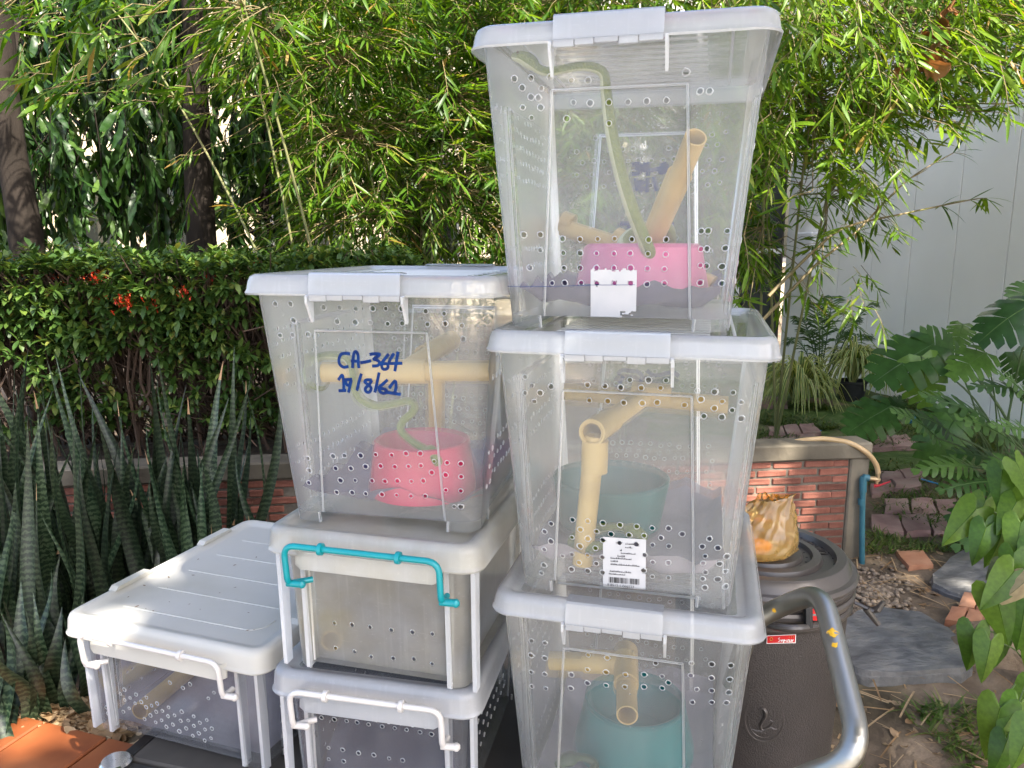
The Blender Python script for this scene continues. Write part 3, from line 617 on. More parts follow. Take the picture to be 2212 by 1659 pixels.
# ================================================================ what is in the boxes
PIPE = pbr('yellow conduit plastic', [(.36,.24,.075),(.48,.335,.115),(.54,.385,.14)], rough=.42, scale=11, lo=.25, hi=.6, bmp=(90,.08,.002))
PIPE_IN = PIPE
PINK = pbr('pink bowl plastic', [(.50,.075,.20),(.60,.10,.25),(.64,.12,.28)], rough=.4, scale=12)
HOTPINK = pbr('hot pink bowl plastic', [(.38,.005,.05),(.46,.007,.07),(.50,.01,.085)], rough=.35, scale=8)
TEAL = pbr('teal bowl plastic', [(.0,.125,.125),(.001,.155,.155)], rough=.35, scale=8)
DTEAL = pbr('dark teal bowl plastic', [(.004,.085,.078),(.008,.11,.10)], rough=.4, scale=8)
NAVY = pbr('violet blue lining paper', [(.065,.055,.12),(.12,.105,.19)], rough=.8, scale=9, bmp=(30,.3,.01))
GREYP = pbr('grey lining paper', [(.26,.235,.275),(.38,.35,.39)], rough=.85, scale=7, bmp=(30,.3,.01))
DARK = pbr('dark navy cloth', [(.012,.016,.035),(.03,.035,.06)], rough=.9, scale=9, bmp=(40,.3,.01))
SNK = pbr('green snake back', [(.12,.165,.02),(.175,.215,.032)], rough=.42, scale=120, bmp=dict(scale=330, strength=.9, dist=.002, kind='TexVoronoi'))
SNB = pbr('pale green snake belly', [(.40,.43,.25),(.47,.49,.31)], rough=.5, scale=60, bmp=dict(scale=420, strength=.4, dist=.002, kind='TexVoronoi'))
SNY = pbr('yellow green snake side', [(.28,.34,.03),(.34,.39,.05)], rough=.5, scale=60)
SND = pbr('dark green snake skin', [(.025,.05,.02),(.05,.08,.03)], rough=.5, scale=90)
EYE = pbr('snake eye', (.05,.03,.005), rough=.15)

def hollow(mb, a, b, r, th=.0022, n=20):
    a, b = Vector(a), Vector(b); t = (b-a).normalized(); u = Vector((0,0,1)) if abs(t.z) < .9 else Vector((0,1,0)); u = (u - t*u.dot(t)).normalized(); w = t.cross(u)
    ring = lambda c, q: [c + (u*math.cos(2*math.pi*k/n) + w*math.sin(2*math.pi*k/n))*q for k in range(n)]
    mb.loft([ring(a, r-th), ring(a, r-th*.6), ring(a, r), ring(b, r), ring(b, r-th), ring(a, r-th)], 0)
    return mb
def fit_in(bx, a, b, r):               # shorten a pipe so that both ends stay inside the tub
    A_, B_ = bx.Mi @ bx.inside(*a), bx.Mi @ bx.inside(*b)
    def ok(p): ha, hb = bx.ab(min(bx.zt, max(0, p.z))); return abs(p.x) < ha-r-.012 and abs(p.y-bx.cy) < hb-r*.4-.010 and p.z > .03
    mid = next((A_.lerp(B_, q) for q in (.5,.4,.6,.3,.7) if ok(A_.lerp(B_, q))), A_.lerp(B_, .5)); out = []
    for e in (A_, B_):
        t = 1.0
        while t > .1 and not ok(mid.lerp(e, t)): t -= .02
        out.append(bx.M @ mid.lerp(e, t))
    return out
def perch(label, bx, pipes, fits, group='conduit perches'):
    w0 = bx.inside(*pipes[0][0]); base = Vector((w0.x, w0.y, bx.z0 + .03)); t = thing('pipe_perch', label, 'pipe perch', base, 0, group)
    for a, b, r in pipes: pa, pb_ = fit_in(bx, a, b, r); m = MB(); hollow(m, pa - base, pb_ - base, r); m.build('pipe', PIPE, t, 40)
    for a, b, r in fits: m = MB(); hollow(m, bx.inside(*a) - base, bx.inside(*b) - base, r, .0035); m.build('pipe_fitting', PIPE, t, 40)
    return t
perch('yellow conduit perch leaning in the topmost box', T, [((1503,296,.10),(1385,580,.36),.0165),((1150,470,.40),(1460,568,.36),.0165),((1380,548,.36),(1555,622,.30),.0165),((1398,545,.355),(1384,660,.345),.0165)],
      [((1468,378,.175),(1400,535,.325),.0205),((1330,513,.385),(1440,565,.36),.0205),((1215,478,.395),(1238,486,.392),.0205)])
perch('yellow conduit perch with round opening facing out, box with dark teal bowl', Mb, [((1279,934,.085),(1392,856,.38),.0175),((1110,836,.38),(1640,880,.38),.0165),((1286,940,.10),(1256,1240,.10),.0165)],
      [((1279,934,.083),(1320,905,.19),.0215),((1286,950,.10),(1284,1018,.10),.0212),((1365,846,.38),(1450,853,.38),.0205)])
perch('yellow conduit perch above the bright teal bowl', Bb, [((1355,1548,.045),(1352,1420,.22),.0175),((1145,1425,.20),(1330,1432,.20),.0172)],
      [((1353,1478,.135),(1352,1405,.235),.0218),((1262,1428,.20),(1370,1432,.20),.0215)])
perch('yellow conduit perch with cross branch in the handwritten box', Cb, [((690,804,.17),(1120,800,.20),.0185),((880,795,.19),(965,740,.40),.0165),((943,800,.19),(944,975,.30),.0155)],
      [((800,803,.178),(922,802,.186),.0222),((915,768,.30),(975,735,.42),.0205)])
perch('yellow conduit tube lying in the box with solid white lid', Lb, [((302,1536,.062),(420,1438,.25),.0185)], [])
perch('yellow conduit tube faint inside the cloudy teal handled box', Db, [((716,1384,.062),(752,1318,.20),.019)], [])

def bowl(label, bx, px, py, v, r0, r1, h, mat, inverted=False, group='feeding bowls', z=None, notch=False):
    p = bx.inside(px, py, v); z = bx.z0 + .034 if z is None else z; t = thing('bowl', label, 'bowl', (p.x, p.y, z), R(20), group)
    m = MB()
    if inverted: prof = [(r1+.012,0),(r1+.012,.006),(r1+.004,.012),(r0+.004,h-.006),(r0-.004,h),(r0*.5,h+.001),(.001,h+.001)]
    else: prof = [(r1,0),(r1+.001,.012),(r0+.002,h-.006),(r0+.003,h-.002),(r0,h),(r0-.005,h-.003),(r0-.014,h*.5),(r0-.03,h*.32),(.001,h*.30)]
    m.lathe(prof, 40); m.build('shell', mat, t, 35)
    if notch:
        n = MB(); n.lathe([(.020,0),(.021,.002),(.0,.002)], 20); cs = [(Vector((0,-1,0)))]
        for k in range(4):
            a = R(45 + 90*k); o = MB(); o.v = []; 
            o.lathe([(.022,-.001),(.022,.002),(.001,.002)], 20); o.v = [(math.cos(a)*(r1-.008+z_) - math.sin(a)*x_, math.sin(a)*(r1-.008+z_) + math.cos(a)*x_, max(.001, y_)) for x_, y_, z_ in o.v]
            o.build('finger_notch', mat, t)
    return t
bowl('upturned pale pink bowl in the topmost box', T, 1385, 640, .29, .098, .112, .092, PINK, True)
bowl('upright hot pink bowl in the handwritten box', Cb, 915, 1070, .16, .082, .094, .095, HOTPINK, notch=True)
bowl('dark teal bowl in the box with the barcode sticker', Mb, 1318, 1095, .27, .103, .092, .088, DTEAL, z=.652+.045)
bowl('bright teal bowl in the lowest right box', Bb, 1370, 1560, .20, .088, .108, .10, TEAL, z=.285)

def liner(label, bx, mat, z=.030, amp=.018, seed=0, hi=.05, group='lining papers'):
    # a crumpled sheet over the box floor, riding up the walls a little
    a, b = bx.ab(.05); m = MB(); nx, ny = 22, 28; V = []; F = []
    for j in range(ny+1):
        for i in range(nx+1):
            u, v = i/nx*2-1, j/ny*2-1; e = max(abs(u), abs(v)); x, y = u*(a-.008-.010), bx.cy + v*(b-.008-.010)
            q = mnoise.noise(Vector((x*14, y*14, seed))) + .6*abs(mnoise.noise(Vector((x*30, y*30, seed+5))))
            V.append((x, y, z + amp*max(-.4, q)*(.4+.6*e) + hi*max(0, (e-.80)/.2)*(.4+.6*abs(mnoise.noise(Vector((u*2.5, v*2.5, seed+9)))))))
    for j in range(ny):
        for i in range(nx): k = j*(nx+1)+i; F.append((k, k+1, k+nx+2, k+nx+1))
    o = m.add(V, F).build('lining_paper', mat, None, 60); o.matrix_world = bx.M; return tag(o, label, 'paper', group)
liner('crumpled violet paper under the upturned pink bowl', T, NAVY, seed=1, hi=.06)
liner('grey violet paper under the dark teal bowl', Mb, GREYP, seed=2, hi=.06)
liner('grey violet paper under the bright teal bowl', Bb, GREYP, z=.06, seed=3, hi=.05)
liner('violet paper under the hot pink bowl', Cb, NAVY, seed=4, amp=.012, hi=.045)
liner('dark paper under the tube in the white lidded box', Lb, GREYP, z=.016, seed=5, amp=.004, hi=.008)
liner('grey paper on the floor of the cloudy box', Db, GREYP, z=.016, seed=6, amp=.004, hi=.008)
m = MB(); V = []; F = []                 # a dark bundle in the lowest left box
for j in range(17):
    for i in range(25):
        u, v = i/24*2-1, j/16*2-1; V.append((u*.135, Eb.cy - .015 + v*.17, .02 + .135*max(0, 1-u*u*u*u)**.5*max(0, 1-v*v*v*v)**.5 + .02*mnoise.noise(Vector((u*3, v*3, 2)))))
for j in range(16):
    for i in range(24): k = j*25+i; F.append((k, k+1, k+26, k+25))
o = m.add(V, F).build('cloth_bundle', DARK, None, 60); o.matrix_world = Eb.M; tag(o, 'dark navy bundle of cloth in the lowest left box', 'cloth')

def snake(label, pts, rad, group='green snakes', head=True, sub=7, mats=None):
    """one continuous body: neck, head and belly are shaped by the radii along the path; pts run from the snout to the tail"""
    P = smooth_path(pts, sub); N_ = len(P); base = P[0].copy(); L = [0]
    for i in range(1, N_): L.append(L[-1] + (P[i]-P[i-1]).length)
    def rf(s):
        hl = .040
        if s < hl:
            t = s/hl; return [.0045,.0082,.0108,.0122,.0130,.0122,.0095][0] * 0 + float(np.interp(t, [0,.12,.3,.55,.75,.9,1], [.0055,.0092,.0120,.0146,.0150,.0122,.0086]))
        t = (s-hl)/max(.01, L[-1]-hl); return float(np.interp(t, [0,.06,.25,.55,.8,1], [.0074,.0066,rad*.8,rad,rad*.9,rad*.35]))
    rr = [rf(s) for s in L]; n = 16; m = MB()
    T_ = [(P[min(i+1,N_-1)] - P[max(i-1,0)]).normalized() for i in range(N_)]; nrm = (Vector((0,0,1)) - T_[0]*T_[0].z).normalized(); V = []
    for i in range(N_):
        nrm = (nrm - T_[i]*nrm.dot(T_[i])).normalized(); b = T_[i].cross(nrm); fl = .72 if L[i] < .040 else .92
        for k in range(n): t = 2*math.pi*k/n; V.append(P[i] - base + b*(math.cos(t)*rr[i]) + nrm*(math.sin(t)*rr[i]*fl))
    F = []; ms = []
    for i in range(N_-1):
        for k in range(n):
            F.append((i*n+k, i*n+(k+1) % n, i*n+n+(k+1) % n, i*n+n+k)); a = math.sin(2*math.pi*(k+.5)/n); ms.append(0 if a > -.2 else (2 if a > -.5 else 1))
    F += [tuple(range(n-1,-1,-1)), tuple(range((N_-1)*n, N_*n))]; ms += [0, 0]
    m.v = [tuple(v) for v in V]; m.f = F; m.m = ms
    t = thing('snake', label, 'snake', base, 0, group); bd = m.build('body', mats or [SNK, SNB, SNY], t, 80)
    if head:
        i = next(i for i in range(N_) if L[i] > .011); b = T_[i].cross((Vector((0,0,1)) - T_[i]*T_[i].z).normalized())
        for s in (-1, 1): e = MB(); c = P[i] - base + b*s*rr[i]*.86 + Vector((0,0,rr[i]*.38)); e.ball(c, .0022, 0, 8); e.build('eye', EYE, t, True)
    return t
I = T.inside
snake('green snake stretched up to the lid inside the topmost box',
      [I(1108,122,.050), I(1131,126,.048), I(1149,137,.048), I(1163,149,.050), I(1185,155,.055), I(1215,150,.06), I(1250,144,.065), I(1282,146,.07), I(1304,160,.075), I(1309,195,.08), I(1316,255,.09), I(1328,320,.10), I(1345,390,.12), I(1368,460,.15), I(1392,520,.18), I(1403,552,.20), I(1385,562,.22), I(1360,552,.25), I(1345,530,.28), I(1362,508,.31), I(1395,492,.32), I(1425,482,.32), I(1447,500,.33), I(1445,535,.36), I(1415,548,.40), I(1380,540,.41)], .0128)
I = Cb.inside
snake('green snake hanging from the perch down to the hot pink bowl',
      [I(948,1006,.09), I(942,990,.095), I(928,975,.10), I(905,962,.105), I(882,946,.11), I(866,928,.115), I(872,908,.12), I(890,892,.125), I(896,876,.13), I(882,866,.135), I(850,872,.14), I(812,876,.145), I(782,862,.15), I(768,838,.15), I(764,800,.15), I(752,775,.165), I(720,768,.18), I(690,772,.20), I(668,790,.20), I(662,815,.18), I(676,834,.16), I(700,838,.17), I(712,818,.20)], .0092)
I = Mb.inside
snake('yellowish snake coiled on the paper under the dark teal bowl', [I(1395,1165,.10), I(1375,1150,.11), I(1340,1138,.12), I(1300,1140,.13), I(1265,1150,.13), I(1240,1165,.12), I(1250,1185,.10), I(1290,1180,.09), I(1330,1172,.09)], .011, head=False)
I = Bb.inside
snake('dark green snake coiled in the near left corner of the lowest right box', [I(1200,1655,.06), I(1225,1640,.07), I(1260,1636,.08), I(1285,1650,.08), I(1270,1675,.06), I(1230,1680,.05), I(1205,1668,.06)], .009, head=False, mats=[SND, SND, SND])

# ================================================================ cart, bin, bag
STEEL = pbr('stainless tube', [(.28,.28,.26),(.36,.35,.32)], rough=.36, metal=1, scale=3, bmp=dict(scale=25, strength=.06, dist=.004, stretch=(1,8,1)))
CHROME = pbr('chrome bolt', (.6,.6,.6), rough=.15, metal=1)
CARTB = pbr('black cart frame', [(.012,.012,.013),(.02,.02,.02)], rough=.35, scale=10)
DECK = pbr('cart deck mat', [(.03,.028,.025),(.05,.045,.04)], rough=.8, scale=12)
YPAINT = pbr('yellow paint chips', [(.65,.35,.01),(.75,.42,.02)], rough=.5, scale=20)
ca = R(-15); cart = thing('platform_cart', 'platform cart with black frame and bent stainless handle, under the boxes', 'cart', (-.12, 1.36, 0), ca)
cM_ = Matrix.Translation((-.12, 1.36, 0)) @ Matrix.Rotation(ca, 4, 'Z'); cI = cM_.inverted()
bl = cI @ atz(250, 1640, .205); XL, YF = bl.x-.02, bl.y-.02
m = MB(); m.box((XL+.035,YF+.04,.165), (.49,.32,.197), 0, bev=.004); m.build('deck', DECK, cart)
for lo, hi in (((XL,YF,.13),(.52,YF+.04,.192)), ((XL,.32,.13),(.52,.36,.192)), ((XL,YF+.04,.13),(XL+.035,.32,.192)), ((.49,YF+.04,.13),(.52,.32,.192))):
    m = MB(); m.box(lo, hi, 0, bev=.006); m.build('frame_rail', CARTB, cart, 30)
for bx_ in ((bl.x, bl.y), (XL+.02,.33)):
    m = MB(); m.lathe([(.028,-.012),(.030,-.008),(.030,.004),(.026,.008),(.001,.0085)], 28, (bx_[0], bx_[1], .196)); m.build('bolt_cap', CHROME, cart, 30)
for px_, py_ in ((XL+.13,YF+.08),(.42,YF+.08),(.42,.27),(XL+.13,.27)):
    w = MB(); zf = gz(*(cM_ @ Vector((px_,py_,0))).xy) ; rw = (.12 - zf)/2*.9
    w.lathe([(.01,-.016),(rw*.6,-.016),(rw,-.012),(rw,.012),(rw*.6,.016),(.01,.016)], 24); w.v = [(px_+x_, py_+z_, zf+rw+y_) for x_, y_, z_ in w.v]; w.build('wheel', CARTB, cart, 30)
    w = MB(); w.box((px_-.02,py_-.03,zf+rw), (px_+.02,py_+.03,.132)); w.build('caster_fork', CHROME, cart)
A = lambda px, py, y: cI @ aty(px, py, y)
hp = fillet([p for p in [A(1580,1480,1.24), A(1622,1345,1.22), A(1690,1308,1.20), A(1775,1277,1.13), A(1866,1640,.88), A(1700,1690,.94), A(1600,1800,1.0)]], .075, 10)
hq = []
for i_ in range(len(hp)-1): hq += [hp[i_].lerp(hp[i_+1], k_/12) for k_ in range(12)]
hp = hq + [hp[-1]]
m = MB(); m.tube(hp, .0163, 20); hd = m.build('handle', STEEL, cart, 60); hd['label'] = 'bent stainless tube handle with yellow paint chips'
for px, py, y, s in ((1790,1348,1.035,1), (1795,1375,1.015,.6), (1672,1305,1.2,.5)):
    c = A(px, py, y); q = MB(); ang = [(math.cos(t)*.010*s*rnd.uniform(.45,1.15), math.sin(t)*.009*s*rnd.uniform(.45,1.2)) for t in np.linspace(0, 2*math.pi, 14)[:-1]]
    # chips lie on the tube's near side
    dv = (cI.to_3x3() @ Vector(ray(px, py))).normalized(); k = min(range(len(hp)-1), key=lambda i: ((hp[i]+hp[i+1])/2 - c).length); t = (hp[k+1]-hp[k]).normalized()
    cc = hp[k] + t*max(0, min((hp[k+1]-hp[k]).length, (c-hp[k]).dot(t))); nn = (-dv - t*(-dv).dot(t)).normalized(); ss = t.cross(nn)
    V = [cc + t*a_ + (nn*math.cos(b_/.016) + ss*math.sin(b_/.0165))*.0166 for a_, b_ in ang]; V.append(cc + nn*.0168)
    q.add(V, [(i, (i+1) % 13, 13) for i in range(13)]).build('paint_chip', YPAINT, hd)

RUBBER = pbr('textured black bin', [(.040,.034,.031),(.062,.052,.047)], rough=.48, scale=5, bmp=dict(scale=260, strength=.5, dist=.003, kind='TexVoronoi'))
RUBS = pbr('smooth black bin lid', [(.055,.048,.043),(.085,.074,.066)], rough=.28, scale=6, bmp=(60,.05,.002))
RED = pbr('red label', (.55,.01,.012), rough=.4); WPR = pbr('white print', (.8,.78,.75), rough=.5)
GOLD = pbr('gold print', (.6,.4,.06), rough=.4)
bc = Vector((.605, 1.76, 0)); bz0 = gz(bc.x, bc.y) ; zt = .475; br = .21
bin_ = thing('barrel_bin', 'black textured barrel bin with ringed lid behind the right stack', 'bin', (bc.x, bc.y, bz0)); h = zt - bz0
m = MB(); m.lathe([(br*.86,0),(br*.88,.02),(br*.955,h-.13),(br*.965,h-.118)], 64); m.build('body', RUBBER, bin_, 30)
m = MB()
for zr, rr in ((h-.105, br*.985), (h-.078, br*1.0)): m.lathe([(br*.95,zr-.012),(rr,zr-.010),(rr+.004,zr-.004),(rr+.004,zr+.004),(rr,zr+.010),(br*.95,zr+.012)], 64)
m.build('rim_ring', RUBS, bin_, 30)
m = MB(); m.lathe([(br*.985,h-.066),(br*1.015,h-.058),(br*1.02,h-.050),(br*1.0,h-.044),(br*.985,h-.042),(br*.985,h-.030)], 64); m.build('clamp_band', RUBBER, bin_, 30)
m = MB(); prof = [(br*.975,h-.046),(br*1.03,h-.044),(br*1.04,h-.036),(br*1.02,h-.028),(br*.97,h-.026),(br*.925,h-.004),(br*.90,h),(br*.80,h),(br*.775,h-.014),(br*.66,h-.015),(br*.64,h-.004),(br*.55,h-.002),(br*.53,h-.012),(br*.45,h-.013),(br*.43,h-.003),(br*.33,h-.002),(br*.31,h-.011),(.001,h-.012)]
m.lathe(prof, 72); lidb = m.build('lid', RUBS, bin_, 30)
for rr, n_ in ((br*.49, 22), (br*.78, 30)):
    for k in range(n_):
        a = 2*math.pi*k/n_; s = MB(); s.ball((math.cos(a)*rr, math.sin(a)*rr, h-.0125), .0038, 0, 6, (1,1,.35)); s.build('drain_hole', BLACK, lidb)
for k in range(40):                      # worn raised lettering round the lid, no longer legible
    a = 2*math.pi*k/64; s = MB(); M_ = Matrix.Rotation(a, 4, 'Z') @ Matrix.Translation((br*.715, 0, h-.0145)); w_ = rnd.uniform(.004,.007)
    s.box((-.009,-w_,0), (.009,-w_+.0025,.0022), 0, M_); s.box((-.009,w_-.0025,0), (.009,w_,.0022), 0, M_); s.box((rnd.choice((-.009,-.001,.006)),-w_,0), (rnd.choice((-.005,.003,.009)),w_,.0022), 0, M_); s.build('raised_letter', RUBS, lidb)
# clamp bolt at the right
m = MB(); q = Vector((br*.86, -br*.55, h-.085)); m.tube([q, q+Vector((.035,-.02,-.012))], .004, 8); m.tube([q+Vector((.022,-.013,-.008)), q+Vector((.05,-.018,-.045))], [.009,.006], 10); m.tube([q+Vector((.03,.0,-.02)), q+Vector((.046,-.018,-.008)), q+Vector((.056,-.02,.012))], [.007,.008,.005], 8); m.build('clamp_bolt', RUBS, bin_, True)
# carrying handles with red labels, front right
def on_bin(px, py, r_, z_=None):
    o = Vector((0,0,CAMZ)) - Vector((bc.x, bc.y, bz0)); d = ray(px, py); a_ = d.x**2 + d.y**2; b_ = 2*(o.x*d.x+o.y*d.y); c_ = o.x**2+o.y**2 - r_**2
    t = (-b_ - math.sqrt(max(0, b_*b_-4*a_*c_)))/(2*a_); return o + d*t
def label_on_bin(quad, r_, mat, name, par, lift=.0012, n=6):
    m = MB(); V = []
    for j in range(2):
        for i in range(n+1):
            u = i/n; px = (quad[0][0]*(1-u)+quad[1][0]*u) if j == 0 else (quad[3][0]*(1-u)+quad[2][0]*u); py = (quad[0][1]*(1-u)+quad[1][1]*u) if j == 0 else (quad[3][1]*(1-u)+quad[2][1]*u); V.append(on_bin(px, py, r_+lift))
    return m.add(V, [(i, n+1+i, n+2+i, i+1) for i in range(n)]).build(name, mat, par)
cH = crop(2850, 1850, .7078)
rb0 = label_on_bin([cH(*q) for q in ((238,922),(402,915),(400,964),(238,968))], br*.965, WPR, 'label_border', bin_, .001)
rb1 = label_on_bin([cH(*q) for q in ((242,926),(398,919),(396,960),(242,964))], br*.965, RED, 'brand_label', bin_, .002)
rb1['label'] = 'red label with white script and small stars'
def strokes_bin(st, w_, mat, par, name, r_=br*.965, lift=.003):
    m = MB()
    for s in st:
        P = smooth_path([on_bin(*q, r_+lift) for q in s], 4) if len(s) > 2 else [on_bin(*q, r_+lift) for q in s]; m.tube(P, w_, 5, flat=.4)
    return m.build(name, mat, par)
strokes_bin([[cH(*q) for q in s] for s in ([(312,935),(303,938),(308,945),(314,950),(302,956)], [(318,944),(322,954),(328,944)], [(332,962),(334,946),(341,949),(333,953)], [(344,950),(351,946),(344,952),(352,956)], [(356,956),(357,946),(362,945)], [(367,944),(366,956),(372,954)], [(376,944),(378,956),(386,944)])], .0011, WPR, rb1, 'script_lettering')
strokes_bin([[cH(*q) for q in s] for s in ([(362,932),(366,929)], [(374,931),(378,928)], [(386,930),(390,927)], [(258,936),(268,934),(272,944),(262,950),(256,942),(258,936)])], .0012, GOLD, rb1, 'star_print')
label_on_bin([cH(*q) for q in ((484,768),(512,770),(512,802),(484,800))], br*.99, RED, 'red_tag', bin_, .006)
label_on_bin([cH(*q) for q in ((484,812),(520,814),(520,838),(484,840))], br*.99, RED, 'red_tag', bin_, .006)
for px0, px1, py in ((255,525,865),):    # bail of the bin, seen behind the steel handle
    P = [on_bin(*cH(px0 + (px1-px0)*i/10, py + 18*math.sin(math.pi*i/10)), br*1.01 + .03*math.sin(math.pi*i/10)) for i in range(11)]
    m = MB(); m.tube(P, .0085, 10); m.build('bin_handle', RUBS, bin_, True)
    m = MB(); m.tube([P[8], P[8] + Vector((0,.012,.052))], .010, 8); m.build('handle_lug', CARTB, bin_)
# embossed round emblem: a hooded snake in a ring
EC = [cH(225 + 108*math.cos(t), 1390 + 122*math.sin(t)) for t in np.linspace(0, 2*math.pi, 33)]
m = MB(); m.tube([on_bin(*q, br*.915) for q in EC], .0022, 6)
EC = [cH(225 + 88*math.cos(t), 1390 + 100*math.sin(t)) for t in np.linspace(0, 2*math.pi, 33)]; m.tube([on_bin(*q, br*.915) for q in EC], .0012, 5)
em = m.build('emblem_ring', RUBS, bin_, True)
P = smooth_path([on_bin(*cH(*q), br*.918) for q in ((196,1332),(212,1325),(228,1335),(232,1362),(218,1392),(205,1420),(214,1442),(240,1436),(262,1420),(270,1400),(255,1390))], 5)
m = MB(); m.tube(P, [float(np.interp(i/(len(P)-1), [0,.1,.25,.4,.6,1], [.003,.005,.0095,.006,.005,.0015])) for i in range(len(P))], 8, flat=.5); m.build('emblem_snake', RUBS, em, True)
for k in range(7): P = [on_bin(*cH(150 + 20*k + d*12, 1442 + 10*math.sin(k) + 2*d), br*.915) for d in range(3)]; m = MB(); m.tube(P, .0012, 5); m.build('emblem_line', RUBS, em)

BAGM = plastic('orange bag film', .64, scatter=(.92,.58,.21), tint=(.99,.80,.44), rough=.14, spec=1.0, wav=(12,.4,.02), cloud=.04)
bag = thing('plastic_bag', 'crumpled translucent orange plastic bag on the bin lid', 'bag', (bc.x-.03, bc.y-.03, zt+.001))
tip = aty(1719, 1066, 1.70) - bag.location; tip2 = aty(1620, 1098, 1.72) - bag.location
m = MB(); V = []; F = []; n, mm = 72, 30
for j in range(mm+1):
    t = j/mm
    for k in range(n):
        a = 2*math.pi*k/n; ca_, sa_ = math.cos(a), math.sin(a)
        bot = .100*(1 - max(0, 1-t*3.2)**2.2)                 # belly resting on the lid
        rr = bot*(1 - .42*sm(.45,1,t)); z_ = .004 + .16*max(0, t-.18)**1.1
        p = Vector((rr*ca_, rr*sa_*.8, z_)); up = sm(.35, 1, t)
        w1 = max(0, math.cos(a+.25))**1.6; w2 = max(0, math.cos(a-2.7))**4    # the two ears are pulled out of the rim
        p = p.lerp(tip2, up*w2*.7); p = p.lerp(tip, up*(.30*t + (1-.30*t)*w1)*.98)
        cr = abs(mnoise.noise(Vector((ca_*3.5, sa_*3.5, t*4)))) + .6*abs(mnoise.noise(Vector((ca_*8, sa_*8, t*7))))
        p += Vector((ca_, sa_, .35))*(.016*(cr-.35)*min(1, t*4)*(1-.6*w1*up)); p.z = max(.003, p.z)
        V.append(p)
for j in range(mm):
    for k in range(n): F.append((j*n+k, j*n+(k+1) % n, j*n+n+(k+1) % n, j*n+n+k))
m.add(V, F).build('bag_film', BAGM, bag, 75)
FOOD = pbr('orange peel', [(.75,.28,.01),(.85,.42,.03)], rough=.5, scale=12)
for i, (dx, dy, r_, s_) in enumerate(((-.045,-.045,.028,'flat round orange scrap at the bag near side'), (.0,-.035,.025,'orange scrap in the middle of the bag'), (-.03,.02,.026,'orange scrap deep in the bag'))):
    m = MB(); m.ball((0,0,0), r_, 0, 14, (1.3,1,.7)); m.v = [tuple(Vector(v)*(1+.15*mnoise.noise(Vector(v)*60))) for v in m.v]
    o = m.build('orange_peel', FOOD, None, True, bag.location + Vector((dx, dy, .012+r_*.7))); tag(o, s_, 'food scrap', 'orange scraps in the bag')
# ================================================================ ground, paving, walls
def mixmat(name, layers, rough=.9, bmp=(40,.5,.02)):
    # layers: first a list of colours, then (colours, noise scale, low, high) patches laid over it
    m, nt, out = nodes(name); p = N(nt, 'BsdfPrincipled'); setv(p, Roughness=rough); p.inputs['Specular IOR Level'].default_value = .25
    cur, _ = noisy_color(nt, layers[0], 9, 8)
    for cols, sc, lo, hi in layers[1:]:
        c, _ = noisy_color(nt, cols, sc*7, 5); tc = N(nt, 'TexCoord'); nz = N(nt, 'TexNoise'); setv(nz, Scale=sc, Detail=6.0); nt.links.new(tc.outputs['Object'], nz.inputs['Vector'])
        mr = N(nt, 'MapRange'); setv(mr, From_Min=lo, From_Max=hi); nt.links.new(nz.outputs[0], mr.inputs[0])
        mx = N(nt, 'Mix', data_type='RGBA'); nt.links.new(mr.outputs[0], mx.inputs[0]); nt.links.new(cur, mx.inputs[6]); nt.links.new(c, mx.inputs[7]); cur = mx.outputs[2]
    nt.links.new(cur, p.inputs['Base Color']); nt.links.new(bump(nt, *bmp), p.inputs['Normal']); nt.links.new(p.outputs[0], out.inputs[0]); return m
SOIL = mixmat('trodden soil', [[(.075,.055,.038),(.145,.108,.075),(.21,.16,.115)], ([(.055,.055,.028),(.095,.088,.05)], 1.6, .54, .7), ([(.035,.026,.018),(.065,.049,.034)], 4, .52, .68)])
def ground():
    xs = np.concatenate([np.linspace(-60,-4,12), np.linspace(-3.8,4.2,150), np.linspace(5,60,12)]); ys = np.concatenate([np.linspace(-30,0,8), np.linspace(.2,7,130), np.linspace(8,90,16)])
    V = [(x, y, gz(x, y) + (.012*mnoise.noise(Vector((x*6,y*6,3))) + .006*mnoise.noise(Vector((x*19,y*19,3))) if 0 < y < 7 else 0)) for y in ys for x in xs]; nx = len(xs)
    F = [(j*nx+i, j*nx+i+1, (j+1)*nx+i+1, (j+1)*nx+i) for j in range(len(ys)-1) for i in range(nx-1)]
    o = MB().add(V, F).build('ground', SOIL, None, 80); tag(o, 'bare brown soil with grass patches', 'ground', kind='structure')
ground()
LAWN = mixmat('worn lawn', [[(.035,.07,.014),(.07,.115,.025),(.11,.14,.05)], ([(.13,.10,.065),(.2,.155,.10)], 2.2, .52, .64)])
xs, ys = np.linspace(.9,3.3,50), np.linspace(3.9,7.6,60); V = [(x + .15*mnoise.noise(Vector((y*2,0,1))), y + .12*mnoise.noise(Vector((x*2.4,0,5))), gz(x, y) + .018 + .012*mnoise.noise(Vector((x*6,y*6,3)))) for y in ys for x in xs]
tag(MB().add(V, [(j*50+i, j*50+i+1, (j+1)*50+i+1, (j+1)*50+i) for j in range(59) for i in range(49)]).build('lawn', LAWN, None, 80), 'worn green lawn beyond the brick wall', 'lawn', kind='structure')
YARD = pbr('pale concrete yard', [(.34,.31,.27),(.44,.41,.36),(.50,.47,.42)], rough=.85, scale=1.5, bmp=(30,.2,.01))  # unseen yard added to bounce sunlight onto the box fronts and white wall
xs, ys = np.linspace(-7,7,40), np.linspace(-12,.35,40); V = [(x, y, gz(x, y) + .02) for y in ys for x in xs]
